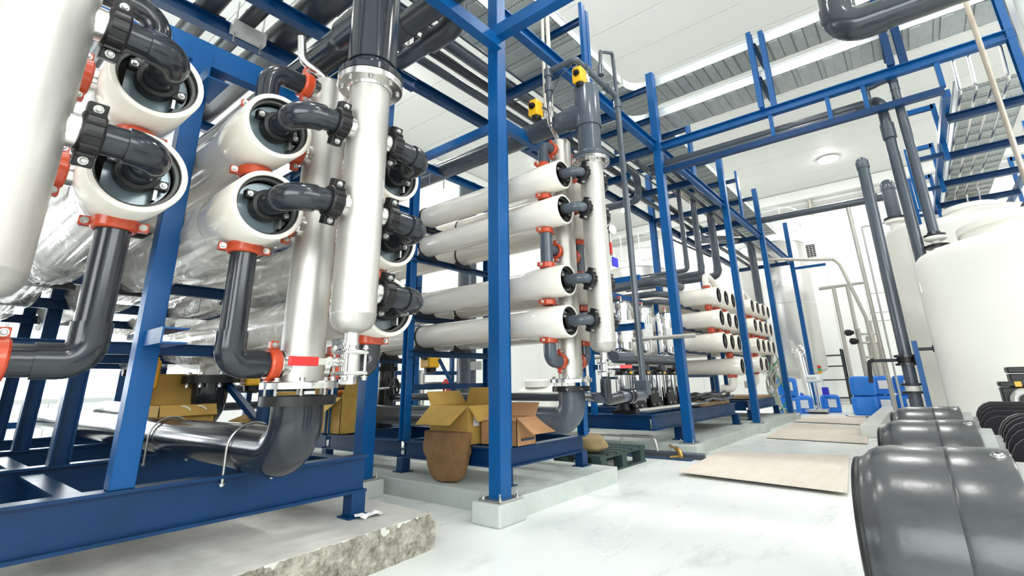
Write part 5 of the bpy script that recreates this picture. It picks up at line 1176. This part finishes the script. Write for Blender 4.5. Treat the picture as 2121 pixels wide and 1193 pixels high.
# sack under the ochre box, hanging against the skid
R = random.Random(11)
def sack():
    k, n = 16, 28; vs = []; fs = []
    cx, cy = 3.36, 3.60
    for i in range(k + 1):
        f = i / k; z = 0.575 - 0.41 * f
        w = 0.285 * (1 - 0.40 * max(0, f - 0.45) / 0.55) * (1.0 if f < 0.95 else 0.8); d = 0.085 * (1.05 - 0.35 * f)
        oy = -0.02 * math.sin(f * 5) - 0.05 * f
        for j in range(n):
            a = 2 * PI * j / n; c, s = math.cos(a), math.sin(a)
            c = math.copysign(abs(c) ** 0.7, c); s = math.copysign(abs(s) ** 0.7, s)
            q = 1 + 0.07 * math.sin(3 * a + 6 * f) + 0.05 * math.sin(5 * a - 9 * f) + 0.02 * math.sin(11 * a + 15 * f)
            vs.append((cx + s * d * q, cy + oy + c * w * q, z))
    for i in range(k):
        for j in range(n):
            q = (j + 1) % n; fs.append((i * n + j, i * n + q, (i + 1) * n + q, (i + 1) * n + j))
    fs.append(tuple(range(n - 1, -1, -1))); fs.append(tuple(k * n + j for j in range(n)))
    return MB().add(vs, fs)
tag(ob('burlap_sack', sack(), 'burlap', ang=70), 'stained brown burlap sack bulging below the open ochre box', 'sack')
# cardboard boxes
def carton(name, c, ax, ay, h, m, label, flaps, inner='carddark', extra=None, t=0.006):
    """open box: c = base corner, ax/ay = base edge vectors, flaps = (edge index, width, lift angle deg)"""
    c, ax, ay = Vector(c), Vector(ax), Vector(ay); up = Vector((0, 0, h)); T = thing(name, tuple(c + (ax + ay) / 2), label, 'box')
    P = [c, c + ax, c + ax + ay, c + ay]; cen = c + (ax + ay) / 2
    ob('base', MB().quad(P[0], P[1], P[2], P[3], 0.005), m, T, smooth=False)
    for i in range(4):
        a, b = P[i], P[(i + 1) % 4]; out = ((a + b) / 2 - cen).normalized()
        ob('side_panel', MB().quad(b, a, a + up, b + up, t), m, T, smooth=False)
    for e, w, ang, sk in flaps:
        a, b = P[e] + up, P[(e + 1) % 4] + up; out = ((a + b) / 2 - cen - up); out.z = 0
        n = (b - a).normalized(); out = (out - n * out.dot(n)).normalized(); r = math.radians(ang)
        d = out * math.cos(r) * w + Vector((0, 0, 1)) * math.sin(r) * w
        ob('flap', MB().quad(b, a, a + d + n * sk, b + d - n * sk, t), m, T, smooth=False)
    return T
t = carton('cardboard_box', (3.455, 3.40, 0.455), (0.50, 0.0, 0.0), (-0.02, 0.50, 0.0), 0.345, 'card', 'open ochre cardboard box with raised flaps on the middle skid', [(3, 0.27, -36, 0.03), (0, 0.16, -62, 0.05), (2, 0.16, 55, 0.02), (1, 0.17, 75, 0.02)])
ob('paper_sticker', MB().quad((3.52, 3.392, 0.62), (3.60, 3.392, 0.62), (3.59, 3.392, 0.74), (3.53, 3.392, 0.74), 0.002), 'paper', t, label='white paper sticker')
t = carton('cardboard_box', (3.60, 2.93, 0.455), (0.28, 0.0, 0.0), (0.0, 0.44, 0), 0.24, 'cardb', 'brown cardboard box with drooping flap on the front beam of the middle skid', [(0, 0.24, -32, -0.03), (3, 0.03, -60, 0), (2, 0.16, 30, 0), (1, 0.14, 60, 0)])
ob('printed_strip', MB().box(3.66, 3.84, 2.918, 2.929, 0.50, 0.515), 'strip', t, label='dark printed line')
t = carton('cardboard_box', (3.47, 5.55, 0.455), (0.48, 0.0, 0), (0.0, 0.62, 0), 0.42, 'card', 'tall ochre box of orange hose behind the blue column foot', [(0, 0.26, 72, 0.03), (1, 0.2, 75, 0.02), (3, 0.28, -45, 0.1), (2, 0.15, 85, 0)])
h = thing('hose_coil', (3.7, 5.86, 0.47), 'coil of orange and black hose inside the ochre box', 'hose')
for i in range(9): ob('hose_loop', MB().torus((3.71, 5.86, 0.53 + i * 0.055), (0.1 * math.sin(i * 2), 0.12, 1), 0.19 - 0.006 * (i % 3), 0.027, 26, 8), 'orangec' if i % 2 else 'cable', h)
t = carton('cardboard_box', (1.42, 4.9, 0.58), (0.42, 0.0, 0), (0.0, 0.4, 0), 0.30, 'card', 'ochre box with white straps seen behind the near blue post', [(2, 0.28, 70, 0), (0, 0.1, -60, 0)])
for x in (1.58, 1.7): ob('white_strap', MB().torus((x, 4.89, 0.80), (0.3, 1, 0), 0.07, 0.006, 16, 6, 0, PI), 'paper', t)
t = carton('cardboard_box', (2.1, 4.55, 0.575), (0.3, 0.0, 0), (0.0, 0.35, 0), 0.2, 'card', 'pale ochre box corner behind the blue post left of the near flange', [(0, 0.22, 60, 0.05), (3, 0.15, -20, 0)])
# ------------------------------------------------------------------ jerricans, scale, shelf
def jerry(x, y, z, w, d, h, label, rot=0.0, lab=True):
    t = thing('jerrican', (x, y, z), label, 'jerrican', 'blue jerricans'); c, s = math.cos(rot), math.sin(rot)
    def P(a, b, zz): return (x + a * c - b * s, y + a * s + b * c, zz)
    prof = []; k = 24; rows = [(0, 0.86), (0.03, 0.97), (0.08, 1), (0.8, 1), (0.9, 0.95), (0.97, 0.8), (1.0, 0.62)]; vs = []; fs = []
    for f, q in rows:
        for j in range(k):
            a = 2 * PI * j / k; u, v = math.cos(a), math.sin(a)
            u = math.copysign(abs(u) ** 0.4, u); v = math.copysign(abs(v) ** 0.4, v); vs.append(P(u * w / 2 * q, v * d / 2 * q, z + f * h))
    for i in range(len(rows) - 1):
        for j in range(k):
            e = (j + 1) % k; fs.append((i * k + j, i * k + e, (i + 1) * k + e, (i + 1) * k + j))
    fs.append(tuple(range(k - 1, -1, -1))); fs.append(tuple((len(rows) - 1) * k + j for j in range(k)))
    ob('can_body', MB().add(vs, fs), 'jerry', t, ang=45)
    if lab:
        mb = MB().quad(P(-w / 2 - 0.022, -d * 0.3, z + h * 0.3), P(-w / 2 - 0.022, d * 0.1, z + h * 0.3), P(-w / 2 - 0.022, d * 0.1, z + h * 0.75), P(-w / 2 - 0.022, -d * 0.3, z + h * 0.75), 0.003)
        ob('can_label', mb, 'paper', t, label='white label')
    return t
def can_top(t, x, y, z):
    ob('handle', MB().tube([(x - 0.12, y, z - 0.03), (x - 0.1, y, z + 0.05), (x + 0.06, y, z + 0.05), (x + 0.09, y, z - 0.03)], 0.02, 0.03, 8, 4), 'jerry', t)
    ob('cap', MB().cyl((x + 0.14, y, z - 0.05), (x + 0.14, y, z + 0.03), 0.04, n=14), 'red', t, label='red screw cap')
J = [(16.3, 1.35, 0.0, 'lower', 'left front'), (16.3, 1.32, 0.5, 'upper', 'left front'), (17.1, 1.0, 0.0, 'lower', 'second'), (17.1, 0.97, 0.5, 'upper', 'second'), (17.6, 0.45, 0.0, 'lower', 'third'), (17.6, 0.42, 0.5, 'upper', 'third')]
for x, y, z, a, b in J: jerry(x, y, z, 0.42, 0.56, 0.49, '%s blue jerrican, %s pair of the right cluster beyond the kerb' % (a, b), 0.15, lab=b != 'left front')
for x, y, z, lb in ((15.9, 3.05, 0.0, 'lower left blue jerrican with white label behind the fourth column'), (15.9, 3.05, 0.5, 'upper left blue jerrican behind the fourth column'), (16.6, 2.85, 0.0, 'blue jerrican with red cap in the left cluster'), (17.3, 2.25, 0.0, 'blue jerrican with large white label behind the scale')):
    t = jerry(x, y, z, 0.42, 0.5, 0.49, lb, 0.1)
    if 'red cap' in lb: can_top(t, x, y, 0.5)
t = thing('platform_scale', (16.6, 2.5, 0), 'low platform scale with white display on a post, by the blue jerricans', 'scale')
ob('platform', MB().box(16.35, 16.85, 2.22, 2.78, 0.05, 0.13), 'brush', t, bevel=0.008)
ob('platform_base', MB().box(16.4, 16.8, 2.28, 2.72, 0, 0.05), 'black', t)
ob('column', MB().cyl((16.82, 2.5, 0.1), (16.82, 2.5, 0.85), 0.035, n=14), 'brush', t)
d = ob('display_head', MB().obox((16.78, 2.52, 0.95), (0.05, 0, -0.02), (0, 0.2, 0), (0.03, 0, 0.09)), 'wall', t, bevel=0.012)
ob('display_window', MB().obox((16.722, 2.55, 0.96), (0.003, 0, -0.001), (0, 0.12, 0), (0.015, 0, 0.035)), 'trim', d)
t = thing('signal_tower', (17.0, 2.3, 0.49), 'thin signal post with red, green and amber lights beside the scale', 'signal light')
ob('pole', MB().cyl((17.0, 2.28, 0.49), (17.0, 2.33, 1.0), 0.02, n=10), 'rail', t)
for z, m in ((1.0, 'wall'), (1.08, 'amber'), (1.16, 'green'), (1.24, 'red')): ob('light_segment', MB().cyl((17.0, 2.33, z), (17.0, 2.34, z + 0.075), 0.05, n=14), m, t, label='%s segment' % {'wall': 'white', 'amber': 'amber', 'green': 'green', 'red': 'red'}[m])
ob('pole_foot', MB().box(16.93, 17.07, 2.2, 2.36, 0.49, 0.7), 'tagblue', t)
t = thing('shelving_unit', (22.6, 2.8, 0), 'black slotted metal shelf unit against the back wall', 'shelf')
for x in (22.3, 22.9):
    for y in (2.25, 3.6): ob('upright', MB().box(x - 0.03, x + 0.03, y - 0.03, y + 0.03, 0, 2.0), 'black2', t)
for z in (0.2, 0.85, 1.35, 1.75): ob('shelf_board', MB().box(22.3, 22.9, 2.28, 3.57, z, z + 0.04), 'black2', t)
t = thing('cable_bundle', (14.6, 3.0, 0.0), 'tangle of pale and green cables hanging behind the fourth column', 'cables')
R = random.Random(9)
for i in range(9):
    a = R.uniform(-0.25, 0.25); b = R.uniform(-0.3, 0.3)
    ob('cable', MB().tube([(14.3 + a, 3.0 + b, 1.6 + R.uniform(-0.3, 0.3)), (14.2 + b, 2.95 + a, 1.0), (14.35 + a * 1.5, 3.0 - b, 0.5), (14.2 - a, 2.85 + b, 0.03)], 0.018, 0.25, 8, 6), ('wrapw', 'wrapw', 'green', 'conduit')[i % 4], t)
t = thing('cable_pile', (9.6, 3.05, 0.6), 'bundle of grey hoses heaped on the deck below the far vessels', 'hoses')
for i in range(8):
    y = 2.98 + 0.07 * i; z = 0.62 + 0.03 * (i % 3) * 1.4
    ob('hose', MB().tube([(8.75, y, z + 0.02), (9.2, y + R.uniform(-.05, .05), z + 0.05), (9.8, y + R.uniform(-.05, .05), z), (10.3, y - 0.03, z + 0.06)], 0.024, 0.3, 8, 5), 'cable' if i % 2 else 'pvcm', t)
t = thing('floor_cable', (15.2, 1.5, 0.0), 'short grey cable loop lying before the right jerricans', 'cable')
ob('cable_loop', MB().tube([(15.7, 1.75, 0.02), (15.2, 1.65, 0.02), (15.0, 1.45, 0.02), (15.3, 1.25, 0.02)], 0.016, 0.15, 8), 'pvcm', t)
# ------------------------------------------------------------------ things seen through and behind the racks
t = thing('drain_pipe', (1.9, 5.4, 0.57), 'black bolted flange and elbow behind the near blue post', 'pipe')
ob('elbow', MB().tube([(1.92, 5.3, 1.06), (1.92, 5.3, 0.76), (1.92, 5.85, 0.76)], 0.15, 0.22, 28, 10), 'pvc', t)
ob('pipe_run', MB().cyl((1.92, 5.8, 0.76), (1.92, 8.8, 0.76), 0.12, n=24), 'pvc', t)
ob('black_flange', MB().cyl((1.92, 5.3, 1.06), (1.92, 5.3, 1.13), 0.24, n=32), 'black', t)
for i in range(8): stud('flange_bolt', t, (1.92 + 0.2 * math.cos(i * PI / 4), 5.3 + 0.2 * math.sin(i * PI / 4), 1.09), (0, 0, 1), 0.09, 0.016)
ob('riser', MB().cyl((1.92, 5.3, 1.13), (1.92, 5.3, 1.28), 0.12, n=24), 'steel', t)
actuator(2.28, 5.25, 1.15, 'bright yellow actuator behind the dark elbow, near left rack', 'yellow', 1.6)
actuator(1.36, 5.2, 1.12, 'amber actuator half hidden by the near blue post', 'yellowb', 1.5)
t = thing('black_column_pipe', (4.43, 6.0, 0), 'black vertical pipe between the near and middle racks', 'pipe')
ob('pipe_run', MB().cyl((4.43, 6.0, 0.0), (4.43, 6.0, 1.55), 0.12, n=24), 'pvc', t); ob('collar', MB().cyl((4.43, 6, 1.2), (4.43, 6, 1.26), 0.16, n=24), 'black', t)
t = thing('black_column_pipe', (6.05, 6.0, 0), 'thick dark grey vertical pipe behind the nearest blue column', 'pipe')
ob('pipe_run', MB().cyl((6.05, 6.0, 0.0), (6.05, 6.0, 4.6), 0.165, n=28), 'pvcm', t); ob('collar', MB().cyl((6.05, 6, 0.7), (6.05, 6, 0.78), 0.24, n=28), 'black', t)
t = thing('steel_post_pipe', (5.1, 6.05, 0), 'slim stainless vertical pipe behind the middle skid', 'pipe'); ob('pipe_run', MB().cyl((5.1, 6.05, 0), (5.1, 6.05, 1.2), 0.07, n=18), 'brush', t); ob('collar', MB().cyl((5.1, 6.05, 1.17), (5.1, 6.05, 1.22), 0.1, n=18), 'brush', t)
actuator(5.25, 6.0, 1.40, 'yellow actuator under the bottom vessels of the middle rack', 'yellow', 1.9)
def handwheel(x, y, z, r, m, label):
    t = thing('hand_wheel', (x, y, z - r), label, 'valve')
    ob('wheel_rim', MB().torus((x, y, z), (0.5, -1, 0.1), r, 0.018, 28, 8), m, t)
    d, u, v = frame((0.5, -1, 0.1))
    for k in range(3):
        a = k * 2 * PI / 3; q = u * math.cos(a) + v * math.sin(a); ob('spoke', MB().cyl((x, y, z), Vector((x, y, z)) + q * r, 0.012, n=8), m, t)
    ob('stem', MB().cyl((x, y, z), (x - 0.05, y + 0.35, z - 0.02), 0.02, n=10), 'zinc', t)
handwheel(5.5, 5.9, 0.96, 0.11, 'red', 'red hand wheel behind the middle skid')
handwheel(4.36, 5.7, 0.98, 0.12, 'black', 'black hand wheel beside the black vertical pipe')
t = thing('lattice_tower', (7.4, 10.3, 0), 'distant blue lattice tower seen between the racks', 'tower')
for x in (7.0, 7.8): ob('leg', MB().cyl((x, 10.3, 0), (x, 10.3, 2.2), 0.03, n=8), 'blue', t)
for k in range(4):
    z = 0.4 + k * 0.5; ob('brace', MB().cyl((7.0, 10.3, z), (7.8, 10.3, z + 0.5), 0.015, n=6), 'blue', t); ob('brace', MB().cyl((7.8, 10.3, z), (7.0, 10.3, z + 0.5), 0.015, n=6), 'blue', t); ob('cross_bar', MB().cyl((7.0, 10.3, z), (7.8, 10.3, z), 0.015, n=6), 'blue', t)
t = thing('chemical_tank', (6.75, 5.0, 0.152), 'small white plastic tank with domed lid behind the middle elbow', 'tank')
ob('tank_body', MB().lathe((6.78, 5.0, 0.152), (0, 0, 1), [(0, 0.4), (0.66, 0.4), (0.72, 0.38), (0.76, 0.3), (0.80, 0.24)], 40), 'pe', t)
ob('lid', MB().lathe((6.62, 4.95, 0.93), (0, 0, 1), [(0, 0.2), (0.1, 0.2), (0.12, 0.17)], 30), 'pe', t)
t = thing('rear_pump_rack', (5.5, 8.5, 0), 'blue frame with pipes far behind the middle rack', 'steel frame')
for x in (3.6, 5.0, 6.4, 8.0): ob('post', MB().rect((x, 8.4, 0), (x, 8.4, 2.1), 0.08, 0.08, up=(0, 1, 0)), 'blueshade', t)
for z in (0.45, 1.25, 2.05): ob('rail', MB().rect((3.2, 8.4, z), (8.4, 8.4, z), 0.06, 0.08), 'blueshade', t)
for i, x in enumerate((4.0, 4.5, 5.5, 5.9, 7.0)): ob('pipe_run', MB().cyl((x, 8.5, 0.3), (x, 8.5, 1.9), 0.05 + 0.02 * (i % 2), n=12), 'pvcm' if i % 2 else 'brush', t)
for z in (0.75, 1.0): ob('pipe_run', MB().cyl((3.2, 8.3, z), (8.4, 8.3, z), 0.06, n=12), 'pvc', t)
t = thing('rear_pump_rack', (0.0, 9.5, 0), 'blue frame with pipes far behind the nearest skid', 'steel frame')
for x in (-1.6, -0.2, 1.0, 2.2): ob('post', MB().rect((x, 9.5, 0), (x, 9.5, 2.6), 0.1, 0.1, up=(0, 1, 0)), 'blueshade', t)
for z in (0.6, 1.5, 2.5): ob('rail', MB().rect((-2, 9.5, z), (2.6, 9.5, z), 0.06, 0.08), 'blueshade', t)
for i, x in enumerate((-0.9, 0.4, 1.6)): ob('pipe_run', MB().cyl((x, 9.4, 0.3), (x, 9.4, 2.2), 0.08, n=12), 'brush', t)
tag(ob('notice_label', MB().box(4.865, 4.885, 4.55, 4.75, 1.18, 1.29), 'paper'), 'small white notice plate behind the middle post', 'sign')
# cables from the actuators
t = thing('signal_cable', (3.5, 2.6, 3.4), 'two thin black cables drooping from the yellow actuators', 'cable')
ob('cable', MB().tube([(3.53, 2.57, 3.70), (3.40, 2.60, 3.74), (3.25, 2.7, 3.66), (3.2, 2.8, 3.5)], 0.006, 0.05, 6), 'cable', t)
ob('cable', MB().tube([(3.78, 2.22, 4.2), (3.70, 2.35, 4.05), (3.66, 2.5, 3.75), (3.70, 2.5, 3.5)], 0.006, 0.05, 6), 'cable', t)
t = thing('smoke_detector', (12.0, -0.4, CEIL - 0.05), 'small round detector on the ceiling', 'detector')
ob('detector_body', MB().lathe((12.55, 1.9, CEIL), (0, 0, -1), [(0, 0.11), (0.04, 0.11), (0.07, 0.06)], 24), 'ceil', t)

lb = ob('label_outline', MB().box(1.5865, 1.589, 4.90, 5.26, 1.80, 1.806).box(1.5865, 1.589, 4.90, 5.26, 1.66, 1.666).box(1.5865, 1.589, 4.90, 4.908, 1.66, 1.806).box(1.5865, 1.589, 5.252, 5.26, 1.66, 1.806), 'black', V['c2'], label='thin black square outline printed on the tube')

R = random.Random(21); vs = []; fs = []
for i in range(7):
    for j in range(5): vs.append((2.0 + i * 0.028 + R.uniform(-.006, .006), 2.88 + j * 0.022 - i * 0.004 + R.uniform(-.006, .006), 0.206 + R.uniform(0.0, 0.026)))
for i in range(6):
    for j in range(4): a = i * 5 + j; fs.append((a, a + 5, a + 6, a + 1))
tag(ob('crumpled_paper', MB().add(vs, fs), 'paper', smooth=False), 'scrap of crumpled pale paper at the foot of the nearest skid leg', 'paper')
